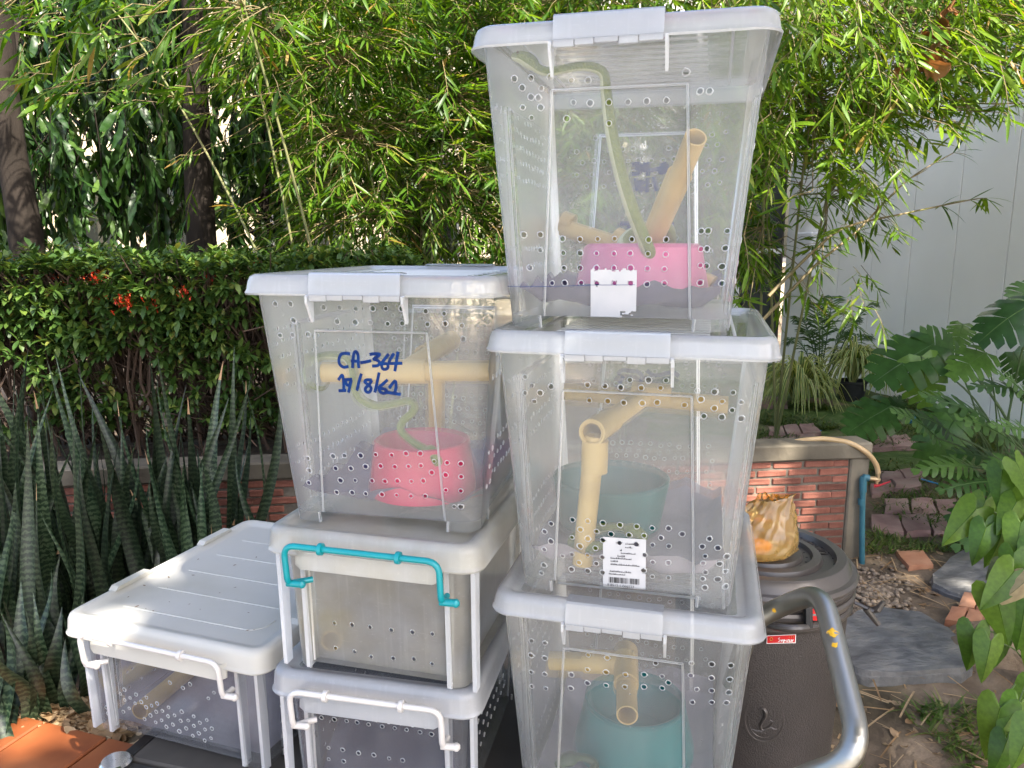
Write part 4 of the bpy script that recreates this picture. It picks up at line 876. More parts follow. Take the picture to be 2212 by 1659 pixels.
tag(MB().add(V, [(j*40+i, j*40+i+1, (j+1)*40+i+1, (j+1)*40+i) for j in range(39) for i in range(39)]).build('pavement', YARD, None, 80), 'pale concrete yard on the viewer side', 'pavement', kind='structure')
# wall line fitted to the photograph
wl, wr = atz(300, 1008, .46), atz(1700, 962, .46); wd = Vector((wr.x-wl.x, wr.y-wl.y, 0)).normalized(); wn_ = Vector((-wd.y, wd.x, 0)); wa = math.atan2(wd.y, wd.x)
def on_wall(px, py):                     # distance along the wall where a photo ray meets its face
    o = Vector((0,0,CAMZ)); d = ray(px, py); t = (Vector((wl.x,wl.y,0))-o).dot(wn_)/d.dot(wn_); q = o + d*t; return (q-Vector((wl.x,wl.y,0))).dot(wd), q.z
s1 = on_wall(1876, 1020)[0]; s0 = -2.6
BRICK = pbr('red brick', [(.13,.05,.036),(.26,.095,.062),(.34,.155,.11)], rough=.85, scale=14, bmp=(70,.5,.005), island=.38)
MORTAR = pbr('old mortar', [(.13,.11,.085),(.22,.19,.15)], rough=.95, scale=18, bmp=(60,.6,.006))
CONC = pbr('weathered concrete cap', [(.055,.047,.033),(.13,.11,.078),(.28,.24,.175)], rough=.9, scale=3.2, bmp=(45,.4,.005))
wall = thing('brick_wall', 'low red brick wall with weathered concrete cap and end post', 'wall', (wl.x, wl.y, 0), wa)
m = MB(); m.box((s0, .006, -.2), (s1-.078, .088, .402)); m.build('mortar_bed', MORTAR, wall)
m = MB(); m.box((s0, -.012, .400), (s1+.004, .104, .462), 0, bev=.006)
m.build('cap', CONC, wall)
m = MB(); m.box((s1-.078, -.006, -.2), (s1, .096, .3995), 0, bev=.006); m.build('end_post', CONC, wall)
bed = MB(); bx_ = np.linspace(s0-1.5, .95, 60); by_ = np.linspace(.09, .95, 22)
V = [(x, y, .385 + .02*mnoise.noise(Vector((x*5, y*5, 1))) + .008*mnoise.noise(Vector((x*21, y*21, 1))) - .5*sm(.80,.95,y) - .5*sm(.86,.95,x)) for y in by_ for x in bx_]
DSOIL = pbr('dark planter soil', [(.022,.016,.011),(.05,.037,.025),(.085,.062,.042)], rough=.95, scale=14, bmp=(40,.6,.02))
bo = bed.add(V, [(j*60+i, j*60+i+1, (j+1)*60+i+1, (j+1)*60+i) for j in range(21) for i in range(59)]).build('flower_bed', DSOIL, None, 80, (wl.x, wl.y, 0)); bo.rotation_euler = (0,0,wa); tag(bo, 'dark planter soil under the hedge', 'flower bed', kind='structure')
bme = []
for v in range(4):
    b = MB(); b.box((-.057,-.0,-.0118), (.057,.06,.0118), 0, bev=.003); b.v = [tuple(Vector(q) + Vector((mnoise.noise(Vector(q)*40+Vector((v*7,0,0))), mnoise.noise(Vector(q)*40+Vector((0,v*7,3))), mnoise.noise(Vector(q)*40+Vector((v,5,0)))))*.0022) for q in b.v]; bme.append(b.mesh('brick', BRICK))
bh = MB(); bh.box((-.030,-.0,-.0118), (.030,.06,.0118), 0, bev=.003); bhm = bh.mesh('brick', BRICK)
nbr = 0
for row in range(13):
    z = .382 - row*.0308; x = s1 - .082 - (.0 if row % 2 else .061)
    if z < -.02: break
    if row % 2 == 0:
        o = put('brick', bhm, wall, (s1-.082-.031, 0, z))
    while x - .057 > s0:
        c = x - .0585; P = Vector((wl.x,wl.y,0)) + wd*c; u = topx((P.x, P.y, z))[0]
        if 60 < u < 640 or u > 1180: put('brick', bme[rnd.randrange(4)], wall, (c, rnd.uniform(-.004,.003), z + rnd.uniform(-.0012,.0012)), (0, rnd.uniform(-.012,.012), rnd.uniform(-.012,.012))); nbr += 1
        x -= .1225
# tap, pipe and hose at the end post
BLUEP = pbr('blue pipe', [(.03,.13,.17),(.05,.18,.22)], rough=.5, scale=20); BRASS = pbr('dull brass', [(.35,.25,.14),(.45,.34,.2)], rough=.4, metal=.7, scale=30)
REDH = pbr('red tap lever', (.45,.02,.03), rough=.35); HOSE = pbr('tan hose', [(.50,.33,.16),(.60,.42,.22)], rough=.35, scale=20)
ty = wl.y + s1*wd.y - .03
tp = aty(1863, 1030, ty); pb = atz(1860, 1243, 0)
tap = thing('water_tap', 'blue standpipe with brass tap and red lever at the wall end', 'tap', (tp.x, ty, gz(tp.x, ty))); Bq = Vector(tap.location); K = lambda px, py, d=0: aty(px, py, ty+d) - Bq
m = MB(); m.tube([Vector((K(1861,1240).x, 0, -.03)), K(1862,1140), K(1864,1030)], .0105, 14); m.build('pipe', BLUEP, tap, True)
m = MB(); m.tube([K(1864,1062), K(1864,1036), K(1868,1031), K(1876,1033)], .0135, 12); m.tube([K(1861,1090), K(1861,1078)], .013, 12); m.build('elbow', BLUEP, tap, True)
m = MB(); m.tube([K(1876,1033), K(1892,1035), K(1900,1036)], [.009,.010,.008], 10); m.tube([K(1893,1038), K(1893,1048)], .008, 10); m.tube([K(1895,1040), K(1897,1018)], [.009,.008], 10); m.build('tap_body', BRASS, tap, True)
m = MB(); m.tube([K(1888,1050,-.005), K(1900,1048,-.012), K(1923,1040,-.02)], [.011,.007,.004], 8, flat=.6); m.build('lever', REDH, tap, True)
hz = thing('garden_hose', 'tan hose arching from the tap over the wall cap', 'hose', Vector((wl.x,wl.y,0)) + wd*(s1-.1) + Vector((0,0,.462))); hb_ = Vector(hz.location)
pp = [aty(1897,1022,ty), aty(1893,1005,ty), aty(1879,984,ty-.002), aty(1856,967,ty+.003), aty(1835,957,ty+.012), aty(1812,952,ty+.028), aty(1780,948,ty+.045), aty(1745,950,ty+.055), aty(1715,955,ty+.07), aty(1690,960,ty+.09), aty(1670,968,ty+.15), aty(1655,985,ty+.2)]
m = MB(); m.tube([p - hb_ for p in smooth_path(pp, 6)], .0098, 12); m.build('hose', HOSE, hz, True)

# terracotta paving, near left
TERRA = pbr('terracotta tile', [(.155,.042,.014),(.22,.066,.021),(.27,.096,.036)], rough=.45, scale=5, bmp=(30,.15,.004), island=.1)
KERB = pbr('terracotta joint', [(.16,.07,.035),(.24,.11,.055)], rough=.9, scale=20)
tp0 = atz(0, 1535, .02); tp1 = atz(230, 1592, .02); td = (tp1-tp0); td.z = 0; td.normalize(); tn = Vector((td.y, -td.x, 0)); ta = math.atan2(td.y, td.x)
terr = put('paving', None); terr.location = (tp0.x, tp0.y, 0); terr.rotation_euler = (0,0,ta); tag(terr, 'glossy terracotta tiles in the near left corner', 'paving', kind='structure')
m = MB(); m.box((-1.2,-.8,-.16), (1.2,-.004,.012)); m.build('paving_bed', KERB, terr)
tmeshes = []
for v in range(3):
    b = MB(); b.box((-.097,-.097,-.01), (.097,.097,.012), 0, bev=.004); tmeshes.append(b.mesh('tile', TERRA))
for i in range(-4, 5):
    for j in range(4):
        c = Vector((i*.2 + .055, -.10 - j*.2, .012)); put('tile', tmeshes[(i+j) % 3], terr, c + Vector((0,0,rnd.uniform(0,.002))), (rnd.uniform(-.004,.004), rnd.uniform(-.004,.004), 0))

# pavers, slates and loose bricks on the right
PAVER = pbr('pinkish paver', [(.20,.11,.10),(.29,.18,.16),(.33,.24,.20)], rough=.9, scale=8, bmp=(40,.5,.006), island=.15)
SLATE = pbr('grey slate', [(.075,.075,.075),(.135,.133,.13),(.20,.19,.17)], rough=.65, scale=9, bmp=dict(scale=11, strength=.9, dist=.03, detail=12, stretch=(1,2,1)), dist=.8)
def slab(poly, h, name='slab', mat=SLATE, parent=None, edge=.35, sub=3, seed=0, top=0.0):
    pts = [Vector((p[0], p[1], 0)) for p in poly]; P = []
    for i in range(len(pts)):
        a, b = pts[i], pts[(i+1) % len(pts)]
        for k in range(sub): q = a.lerp(b, k/sub); P.append(q + Vector((mnoise.noise(q*22+Vector((seed,0,0))), mnoise.noise(q*22+Vector((0,seed,5))), 0))*.010*edge*2)
    c = sum(P, Vector())/len(P); rings = []
    for sc, z in ((1.01,-.05),(1.0,h*.45),(.985,h*.55),(.975,h),(.7,h+.002),(.35,h+.003)): rings.append([c + (q-c)*sc + Vector((0,0,z + (.35*h*mnoise.noise(q*9*sc+Vector((seed,seed,0))) if z >= h*.5 else 0) + top)) for q in P])
    b = MB(); b.loft(rings, 0, False, True); return b, c
def lay(poly_px, h, label, group=None, seed=0, name='slate_slab'):
    P = [atz(u, v, gz(*atz(u, v).xy)) for u, v in poly_px]; b, c = slab([(p.x,p.y) for p in P], h, seed=seed); z = gz(c.x, c.y)
    b.v = [(x-c.x, y-c.y, zz) for x, y, zz in b.v]; o = b.build(name, SLATE, None, 25, (c.x, c.y, z)); return tag(o, label, 'stone slab', group)
lay([(1795,1400),(1815,1360),(1850,1336),(1900,1328),(1985,1340),(2050,1372),(2096,1420),(2100,1458),(2075,1478),(1990,1490),(1930,1500),(1875,1508),(1845,1480),(1815,1450)], .028, 'large grey slate stepping stone beside the bin', 'slate stepping stones', 1)
lay([(2012,1256),(2050,1215),(2105,1185),(2150,1175),(2190,1200),(2190,1260),(2150,1300),(2085,1302),(2040,1288),(2015,1276)], .024, 'smaller grey slate stepping stone under the arrowhead vine', 'slate stepping stones', 2)
def paver_patch(label, corners, nx, ny, group='paver patches', skip=(), top=0.0):
    Q = [atz(*p) for p in corners]; c0 = (Q[0]+Q[2])/2; t = thing('paver_patch', label, 'paving', (c0.x, c0.y, 0), 0, group)
    def g(u, v): p = (Q[0]*(1-u)+Q[1]*u)*(1-v) + (Q[3]*(1-u)+Q[2]*u)*v; return p + Vector((mnoise.noise(Vector((u*4.3, v*4.1, len(label)))), mnoise.noise(Vector((u*4.7, v*3.9, len(label)+4))), 0))*.035
    for j in range(ny):
        for i in range(nx):
            if (i, j) in skip: continue
            so_ = .5/nx*(j % 2); u0, u1, v0, v1 = i/nx+so_, (i+1)/nx+so_, j/ny, (j+1)/ny; e = .012
            ring = [g(u0+e,v0+e), g((u0+u1)/2, v0+e*1.5), g(u1-e,v0+e), g(u1-e*1.4,(v0+v1)/2), g(u1-e,v1-e), g((u0+u1)/2,v1-e*.5), g(u0+e,v1-e), g(u0+e*.4,(v0+v1)/2)]
            cc = sum(ring, Vector())/8; b, c = slab([(p.x-c0.x, p.y-c0.y) for p in ring], .022 + rnd.uniform(-.004,.006), seed=i*3+j, sub=2, edge=.25, top=top); b.build('paver', PAVER, t, 25)
paver_patch('pinkish interlocking pavers behind the tap, nearer row', [(1880,1160),(2085,1160),(2040,1085),(1880,1090)], 3, 2)
paver_patch('pinkish pavers right of the tap, farther row', [(1880,1075),(1990,1062),(1965,1022),(1880,1030)], 2, 2)
paver_patch('pinkish pavers beyond the wall cap', [(1640,985),(1775,975),(1740,930),(1640,938)], 3, 2, top=.022)
paver_patch('pinkish pavers beyond the hose', [(1880,985),(1985,980),(1960,955),(1880,960)], 2, 1, top=.022)
paver_patch('pale pavers beside the variegated grass plant', [(1640,890),(1700,888),(1695,868),(1640,870)], 2, 1, top=.022)
b = [atz(*q) for q in ((1935,1197),(1992,1195),(2016,1228),(1962,1232))]; sb, c = slab([(p.x,p.y) for p in b], .02, edge=.1, seed=5); ORB = pbr('orange brick paver', [(.36,.15,.08),(.46,.24,.14)], rough=.9, scale=12, bmp=(40,.5,.005)); sb.v = [(x-c.x,y-c.y,z) for x,y,z in sb.v]
tag(sb.build('brick_paver', ORB, None, 25, (c.x,c.y,gz(c.x,c.y))), 'single orange brick paver lying on bare soil', 'paver')
t = thing('brick_paver_block', 'red brick pavers partly under the arrowhead vine', 'paving', atz(2095,1335)); Q = [atz(*p) - Vector(t.location) for p in ((2038,1352),(2120,1362),(2140,1300),(2068,1290))]
for j in range(2):
    for i in range(2):
        e = .02; g = lambda u, v: (Q[0]*(1-u)+Q[1]*u)*(1-v) + (Q[3]*(1-u)+Q[2]*u)*v; o_ = .17*(j % 2)
        b, c = slab([tuple(g(u, v).xy) for u, v in ((i/2+o_+e, j/2+e), ((i+1)/2+o_-e, j/2+e), ((i+1)/2+o_-e, (j+1)/2-e), (i/2+o_+e, (j+1)/2-e))], .022, edge=.08, seed=i+j); b.build('brick', ORB, t, 25)
# rough boulder behind the vine, lower right
BOULD = pbr('brown porous rock', [(.10,.07,.045),(.2,.145,.095),(.26,.2,.14)], rough=.95, scale=10, bmp=(25,.8,.02))
c = atz(2170, 1530, gz(1.3,1.7)); m = MB(); m.ball((0,0,.06), .2, 0, 28, (1,.8,.75)); m.v = [tuple(Vector(v)*(1 + .22*mnoise.noise(Vector(v)*7) + .1*mnoise.noise(Vector(v)*17))) for v in m.v]
tag(m.build('boulder', BOULD, None, 60, (c.x+.06, c.y+.12, c.z)), 'brown porous rock under the arrowhead vine', 'rock')
# gravel, litter, grass
def scatter_ground(name, label, n, templ, mat, px, size, zoff=.0, tilt=.5, cat='litter', keep=None):
    P = []; D = []; S = []
    while len(P) < n:
        q = px(); p = atz(*q)
        if p.y > 7 or (keep and not keep(p)): continue
        p.z = gz(p.x, p.y) + zoff; P.append(p[:]); a = rnd.uniform(0, 6.28); D.append((math.cos(a), math.sin(a), rnd.uniform(-tilt, tilt))); S.append(rnd.uniform(*size))
    P = np.array(P); D = np.array(D); S = np.array(S); Rm = frames(D, None, nrg.uniform(-tilt, tilt, n))*S[:,None,None]; VV = []; FF = []; off = 0
    for i in range(n):
        V, F = templ[i % len(templ)]; VV.append(V @ Rm[i].T + P[i]); FF.append(F + off); off += len(V)
    o = put(name, fast_mesh(name, np.concatenate(VV), np.concatenate(FF), mat)); return tag(o, label, cat, kind='stuff')
def pebble(seed):
    m = MB(); m.ball((0,0,0), .5, 0, 8, (1,.8,.55)); V = np.array([Vector(v)*(1+.25*mnoise.noise(Vector(v)*3+Vector((seed,0,0)))) for v in m.v]); F = []
    for f in m.f: F += [(f[0],f[1],f[2]), (f[0],f[2],f[3])]
    return V, np.array(F)
PEB = [pebble(i) for i in range(5)]; DRY = [leaf_template(4, lambda t: .28*math.sin(math.pi*min(1,t*.93+.04))**.8, d, f, .3) for d, f in ((.3,.5),(-.25,.35),(.15,-.4))]
TWIG = [leaf_template(2, lambda t: .018, .06, .5)]
PEBM = pbr('pebbles', [(.16,.12,.085),(.30,.23,.16)], rough=.7, scale=3, island=.35)
LITM = leafmat('dry leaf litter', [(0,(.20,.11,.05)),(.35,(.34,.21,.11)),(.7,(.45,.31,.18)),(1,(.26,.20,.12))], .15, .7, (1,.9,.7))
LITT = leafmat('pale tan litter', [(0,(.22,.13,.06)),(.5,(.34,.225,.115)),(1,(.42,.31,.18))], .15, .7, (1,.9,.7))
U_ = rnd.uniform
scatter_ground('gravel', 'small brown pebbles by the bin and tap', 520, PEB, PEBM, lambda: (rnd.gauss(1880,45), rnd.gauss(1290,38)), (.008,.026), .004, .3, 'gravel')
scatter_ground('leaf_litter', 'dry brown leaves strewn over the soil at right', 200, DRY, LITM, lambda: (U_(1800,2212), 960+680*rnd.random()**1.3), (.015,.042), .006, .35, 'litter')
scatter_ground('straw_litter', 'thin dry stems strewn over the soil at right', 260, TWIG, LITT, lambda: (U_(1790,2212), 980+680*rnd.random()), (.05,.16), .010, .12, 'litter')
scatter_ground('fallen_leaves', 'pale tan fallen leaves along the terracotta tiles', 650, DRY, LITT, lambda: (U_(-40,300), rnd.gauss(1560,24)+.16*0), (.02,.05), .012, .5, 'litter', lambda p: (p - Vector((tp0.x,tp0.y,0))).dot(tn) < .015)
BLADE = [leaf_template(3, lambda t: .085*(1-t), .3, .3), leaf_template(3, lambda t: .07*(1-t), .6, .3)]
GRASS = leafmat('short grass', [(0,(.05,.10,.015)),(.6,(.09,.16,.025)),(.9,(.16,.20,.05)),(1,(.28,.23,.1))], .35)
def grass(name, label, n, px, size):
    P = []; D = []; S = []; rr = random.Random(len(label))
    while len(P) < n:
        u, v = px(rr); p = atz(u, v); 
        if p.y > 7.5 or mnoise.noise(Vector((p.x*2.4, p.y*2.4, 8))) < -.08: continue
        p.z = gz(p.x, p.y) + .01; P.append(p[:]); a = rr.uniform(0,6.28); D.append((math.cos(a)*.7, math.sin(a)*.7, rr.uniform(.4,1.3))); S.append(rr.uniform(*size))
    P, D, S = map(np.array, (P, D, S)); Rm = frames(D)*S[:,None,None]; VV = []; FF = []; off = 0
    for i in range(n): V, F = BLADE[i % 2]; VV.append(V @ Rm[i].T + P[i]); FF.append(F + off); off += len(V)
    return tag(put(name, fast_mesh(name, np.concatenate(VV), np.concatenate(FF), GRASS)), label, 'grass', kind='stuff')
grass('grass', 'short grass beyond the brick wall', 16000, lambda r: (r.uniform(1600,2160), 870 + 110*r.random()), (.035,.10))
grass('grass', 'thin grass round the pavers right of the tap', 3200, lambda r: (r.uniform(1870,2150), r.uniform(1000,1200)), (.02,.06))
grass('grass', 'sparse grass tufts on the near soil at lower right', 420, lambda r: (r.uniform(1800,2150), r.uniform(1500,1660)), (.03,.07))
# blue scraps of tube on the lawn
BLUE = pbr('bright blue plastic', [(.02,.22,.5),(.04,.3,.6)], rough=.4, scale=10)
for lab, pts in (('blue tube scrap on the grass beyond the wall', ((1728,948),(1745,940),(1772,932),(1788,925))), ('thin blue cord on soil below the monstera', ((1990,1035),(2015,1042),(2035,1048)))):
    P = [atz(u, v, .012) for u, v in pts]; m = MB(); m.tube(smooth_path([p - P[0] for p in P], 4), .008 if 'tube' in lab else .004, 8); tag(m.build('blue_tube', BLUE, None, True, P[0]), lab, 'tube')
p = atz(1985, 908, .03); m = MB(); m.ball((0,0,0), .09, 0, 14, (1.3,.8,.4)); m.v = [tuple(Vector(v)*(1+.3*mnoise.noise(Vector(v)*14))) for v in m.v]; tag(m.build('plastic_scrap', BLUE, None, 60, p), 'crumpled bright blue plastic sheet at the white wall foot', 'plastic')

# ================================================================ buildings
WALLW = pbr('white fibre cement', [(.84,.815,.765),(.90,.875,.83)], rough=.75, scale=1.6, bmp=(7,.08,.02))
JOINT = pbr('dark wall joint', (.10,.10,.11), rough=.9)
FRAME = pbr('white door frame', (.75,.75,.76), rough=.4)
def glassmat(name, col, rough=.06):
    m, nt, out = nodes(name); p = N(nt, 'BsdfPrincipled'); setv(p, Roughness=rough); p.inputs['Base Color'].default_value = c4(col); p.inputs['Specular IOR Level'].default_value = .9; nt.links.new(p.outputs[0], out.inputs[0]); return m
GLASS = glassmat('dark window glass', (.012,.015,.014)); CURT = pbr('cream curtain', [(.55,.48,.30),(.66,.6,.42)], rough=.9, scale=4, stretch=(12,1,1))
wb = thing('white_building', 'white panelled building side behind the monstera', 'building', (3.87-.15*4.0, 4.0, 0))
wv = Vector((-.15, 1, 0)).normalized(); wang = math.atan2(wv.y, wv.x); wb.rotation_euler = (0,0,wang)   # local +X runs away from the camera, local +Y faces the garden
m = MB(); m.box((-4.5,-.2,-.1), (3.75,-.012,5.2)); m.build('wall_core', JOINT, wb)
for k in range(-9, 8):
    b = MB(); b.box((k*.47+.004, -.012, -.05), (k*.47+.466, .0, 5.2), 0, bev=.002); b.build('wall_panel', WALLW, wb)
m = MB(); m.box((-4.5,-.02,-.05), (3.75,.006,.06)); m.build('plinth', WALLW, wb)
q = wb.matrix_basis.inverted() @ Vector((0,0,0)); m = MB(); m.box((3.15,.0005,.90), (3.42,.09,1.30), 0, bev=.01); m.build('meter_box', FRAME, wb)
# the glazed return wall at its far end
fx1 = 3.87-.15*7.75; fx0 = fx1 - 1.9
gw = thing('glazed_porch', 'glazed entrance with white frames behind the bamboo', 'building', (fx1, 7.7, 0))
m = MB(); m.box((-2.6,.03,-.1), (.0,.25,.12)); m.build('threshold', WALLW, gw)
m = MB(); m.box((-2.6,.0,2.4), (.05,.25,5.2)); m.build('lintel_wall', WALLW, gw)
m = MB(); m.box((-2.6,.02,.12), (-1.95,.25,2.4)); m.build('side_wall', WALLW, gw)
m = MB(); m.box((-1.95,.14,.12), (.0,.25,2.4)); m.build('interior_shade', GLASS, gw)
for i in range(4):
    xa = -1.95 + i*.487
    for lo, hi in (((xa,.06,.12),(xa+.06,.12,2.4)), ((xa+.06,.06,2.30),(xa+.487,.12,2.4)), ((xa+.06,.06,.12),(xa+.487,.12,.22)), ((xa+.06,.065,1.1),(xa+.487,.115,1.15))): m = MB(); m.box(lo, hi); m.build('frame_bar', FRAME, gw)
    m = MB(); m.box((xa+.06,.085,.22), (xa+.487,.09,2.3)); m.build('pane', GLASS, gw)
    if i in (0, 2): m = MB(); m.box((xa+.30,.05,.22), (xa+.38,.058,2.3)); m.build('curtain', CURT, gw)
# sunlit building far behind the trees
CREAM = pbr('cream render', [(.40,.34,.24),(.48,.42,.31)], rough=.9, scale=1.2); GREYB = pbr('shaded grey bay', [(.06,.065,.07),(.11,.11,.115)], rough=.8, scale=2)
fb = thing('far_building', 'sunlit cream building glimpsed through the trees at left', 'building', (-3, 13, 0))
m = MB(); m.box((-9,.0,0), (9,.3,6)); m.build('wall', CREAM, fb)
for k in range(9):
    xa = -8.6 + k*1.9
    m = MB(); m.box((xa,-.02,.9), (xa+1.25,.0-.003,2.5)); w_ = m.build('window', GREYB, fb)
    m = MB(); m.box((xa+.06,-.03,.98), (xa+.6,-.022,2.42)); m.build('pane', GLASS, w_); m = MB(); m.box((xa+.66,-.03,.98), (xa+1.19,-.022,2.42)); m.build('pane', GLASS, w_)
    m = MB(); m.box((xa-.05,-.10,.82), (xa+1.30,-.003,.88)); m.build('sill', CREAM, w_)
for px in (470, 1010, 90):
    P = aty(px, 450, 12.2); m = MB(); m.box((P.x+3-.13,-.85,0), (P.x+3+.13,-.6,6)); m.build('column', CREAM, fb)
FENM = pbr('pale fence metal', (.55,.55,.52), rough=.5)
fn = thing('rail_fence', 'pale metal rail fence in front of the far building', 'fence', (-3.2, 9.4, 0))
for z in (.55, 1.0): m = MB(); m.tube([(-5,0,z),(5.2,0,z)], .02, 6); m.build('rail', FENM, fn)
for k in range(9): m = MB(); m.box((-5+k*1.27-.03,-.03,0), (-5+k*1.27+.03,.03,1.15)); m.build('post', FENM, fn)
# ================================================================ plants
bamw = lambda t: .062*math.sin(math.pi*min(1, t*.86+.10))**.75 if t < 1 else .002
BAML = [leaf_template(4, bamw, d, f) for d, f in ((.10,.3),(.25,.2),(-.04,.4))]
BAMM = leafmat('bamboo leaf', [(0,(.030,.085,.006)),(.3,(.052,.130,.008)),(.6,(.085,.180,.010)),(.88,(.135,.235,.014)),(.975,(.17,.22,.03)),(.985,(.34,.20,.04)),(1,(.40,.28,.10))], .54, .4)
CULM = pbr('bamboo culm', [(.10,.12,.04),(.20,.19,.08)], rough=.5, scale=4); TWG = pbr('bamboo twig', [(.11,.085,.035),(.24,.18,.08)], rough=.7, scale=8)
BAMS = leafmat('sunlit toned bamboo leaf', [(0,(.06,.14,.008)),(.3,(.10,.20,.012)),(.6,(.15,.27,.016)),(.9,(.21,.33,.022)),(.985,(.24,.28,.04)),(.99,(.36,.22,.05)),(1,(.40,.28,.10))], .5, .4)  # lighter copy of the bamboo leaf, sunlight put into its colour
def bamboo(label, base, anchors, lsize, nculm, seed, spread=.35, lm=None):
    rr = random.Random(seed); t = thing('bamboo', label, 'bamboo', base, 0, 'bamboo clumps'); b = Vector(base); tops = []
    for k in range(nculm):
        a = anchors[rr.randrange(len(anchors))]; p0 = Vector((rr.gauss(0,.12), rr.gauss(0,.12), 0)); p3 = Vector((a[0],a[1],max(a[2],2.2)+rr.uniform(.2,.9))) - b
        pts = smooth_path([p0, p0.lerp(p3,.35)+Vector((0,0,.35)), p0.lerp(p3,.7)+Vector((0,0,.35)), p3], 6); m = MB(); n = len(pts)
        m.tube(pts, [.008*(1-.75*i/(n-1)) for i in range(n)], 7); m.build('culm', CULM, t, True); tops.append([b + q for q in pts[n//3:]])
    P = []; D = []; S = []; W = []; tw = MB()
    for a in anchors:
        a = Vector(a); src = min((q for tp in tops for q in tp[::2]), key=lambda q: (q-a).length)
        dirv = (a - src); dirv = dirv.normalized() if dirv.length > .05 else Vector((rr.gauss(0,1), rr.gauss(0,1), -.3)).normalized()
        dirv = (dirv + Vector((rr.gauss(0,spread), rr.gauss(0,spread), rr.gauss(-.15,spread)))).normalized(); ln = rr.uniform(.10,.22); st = a - dirv*ln
        if rr.random() < .35: tw.tube([src-b, (src+st)/2 - b + Vector((0,0,rr.uniform(0,.06))), st-b], [.0035,.0025,.0018], 4, cap=False)
        end = a + Vector((0,0,-.03)); tw.tube([st-b, a-b - dirv*ln*.4, end-b], [.0018,.0014,.001], 3, cap=False)
        nl = rr.randint(5,9); side = dirv.cross(Vector((0,0,1))); side = side.normalized() if side.length > .1 else Vector((1,0,0))
        for i in range(nl):
            f = i/nl; p = st.lerp(end, .25 + .75*f); sg = 1 if i % 2 else -1; ang = .95 - .55*f
            d = (dirv*math.cos(ang) + side*sg*math.sin(ang) + Vector((rr.gauss(0,.14), rr.gauss(0,.14), rr.gauss(-.28,.22)))).normalized()
            s = rr.uniform(*lsize); P.append(p[:]); D.append(d[:]); S.append(s); W.append(s*rr.uniform(.75,1.25))
    o = tw.build('twigs', TWG, t, True); o['kind'] = 'stuff'
    scatter(t, base, BAML, lm or BAMM, P, D, S, np.array(W), nrg.normal(0,.5,len(P)))
    return t
def anchors_px(n, fpx, ylo, yhi, seed, dens=None):
    rr = random.Random(seed); out = []
    while len(out) < n:
        u, v = fpx(rr); y = rr.uniform(ylo, yhi); p = aty(u, v, y)
        if p.z < .45 or (dens and not dens(u, v, rr)): continue
        out.append(p[:])
    return out
def dens_mid(u, v, r):                   # dense in the middle, ragged to the left and downwards
    if u < 600: return r.random() < max(.03, (u-230)/560) * (1 if v < 200 else .2)
    return r.random() < (1 if v < 430 else .75)
bamboo('bamboo thicket behind the handwritten box, mostly in shade', (-.4, 4.3, 0), anchors_px(3000, lambda r: (r.uniform(330,1150), r.uniform(-260,585)), 3.5, 5.4, 1, dens_mid), (.065,.12), 7, 1)
bamboo('bamboo arching over the top left above the hedge', (-.9, 3.7, 0), anchors_px(170, lambda r: (r.uniform(-150,640), -260 + 480*r.random()**1.1), 2.9, 3.8, 2), (.08,.15), 3, 2)
def dens_r(u, v, r):
    lim = 400 - .15*(u-1600) if u < 1950 else 270 - .35*(u-1950)
    return r.random() < (1 if v < lim - 60 else (.45 if v < lim + 60 else (.09 if (u < 1960 and v < 740) else 0)))
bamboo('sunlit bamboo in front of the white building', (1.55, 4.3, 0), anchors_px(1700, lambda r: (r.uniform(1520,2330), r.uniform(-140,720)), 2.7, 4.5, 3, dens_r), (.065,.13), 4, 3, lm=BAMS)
bamboo('bamboo behind and above the topmost box', (.6, 4.6, 0), anchors_px(2600, lambda r: (r.uniform(1050,1680), r.uniform(-300,620)), 3.7, 5.8, 4), (.07,.13), 4, 4)
# long bare shoots hanging low at the right
rr = random.Random(5)
for lab, pts in (('long bamboo shoot slanting up across the glazed entrance', ((1640,700),(1760,575),(1850,500),(1960,390),(2060,330))), ('thin bamboo shoot reaching right across the white wall', ((1660,640),(1760,540),(1830,490),(1960,460),(2095,432),(2130,428)))):
    P = smooth_path([aty(u, v, 3.0 + .1*i) for i, (u, v) in enumerate(pts)], 6); t = thing('bamboo_shoot', lab, 'bamboo', P[0], 0, 'bare bamboo shoots'); m = MB(); n = len(P)
    m.tube([p-P[0] for p in P], [.006*(1-.8*i/(n-1))+.0008 for i in range(n)], 6); m.build('stem', TWG, t, True); LP, LD, LS = [], [], []
    for i in range(3, n, 3):
        for k in range(rr.randint(2,6)): LP.append(P[i][:]); d = (P[min(n-1,i+1)]-P[i-1]).normalized(); LD.append((d.x+rr.gauss(0,.7), d.y+rr.gauss(0,.7), d.z+rr.gauss(-.5,.5))); LS.append(rr.uniform(.05,.13))
    scatter(t, P[0], BAML, BAMS, LP, LD, LS)

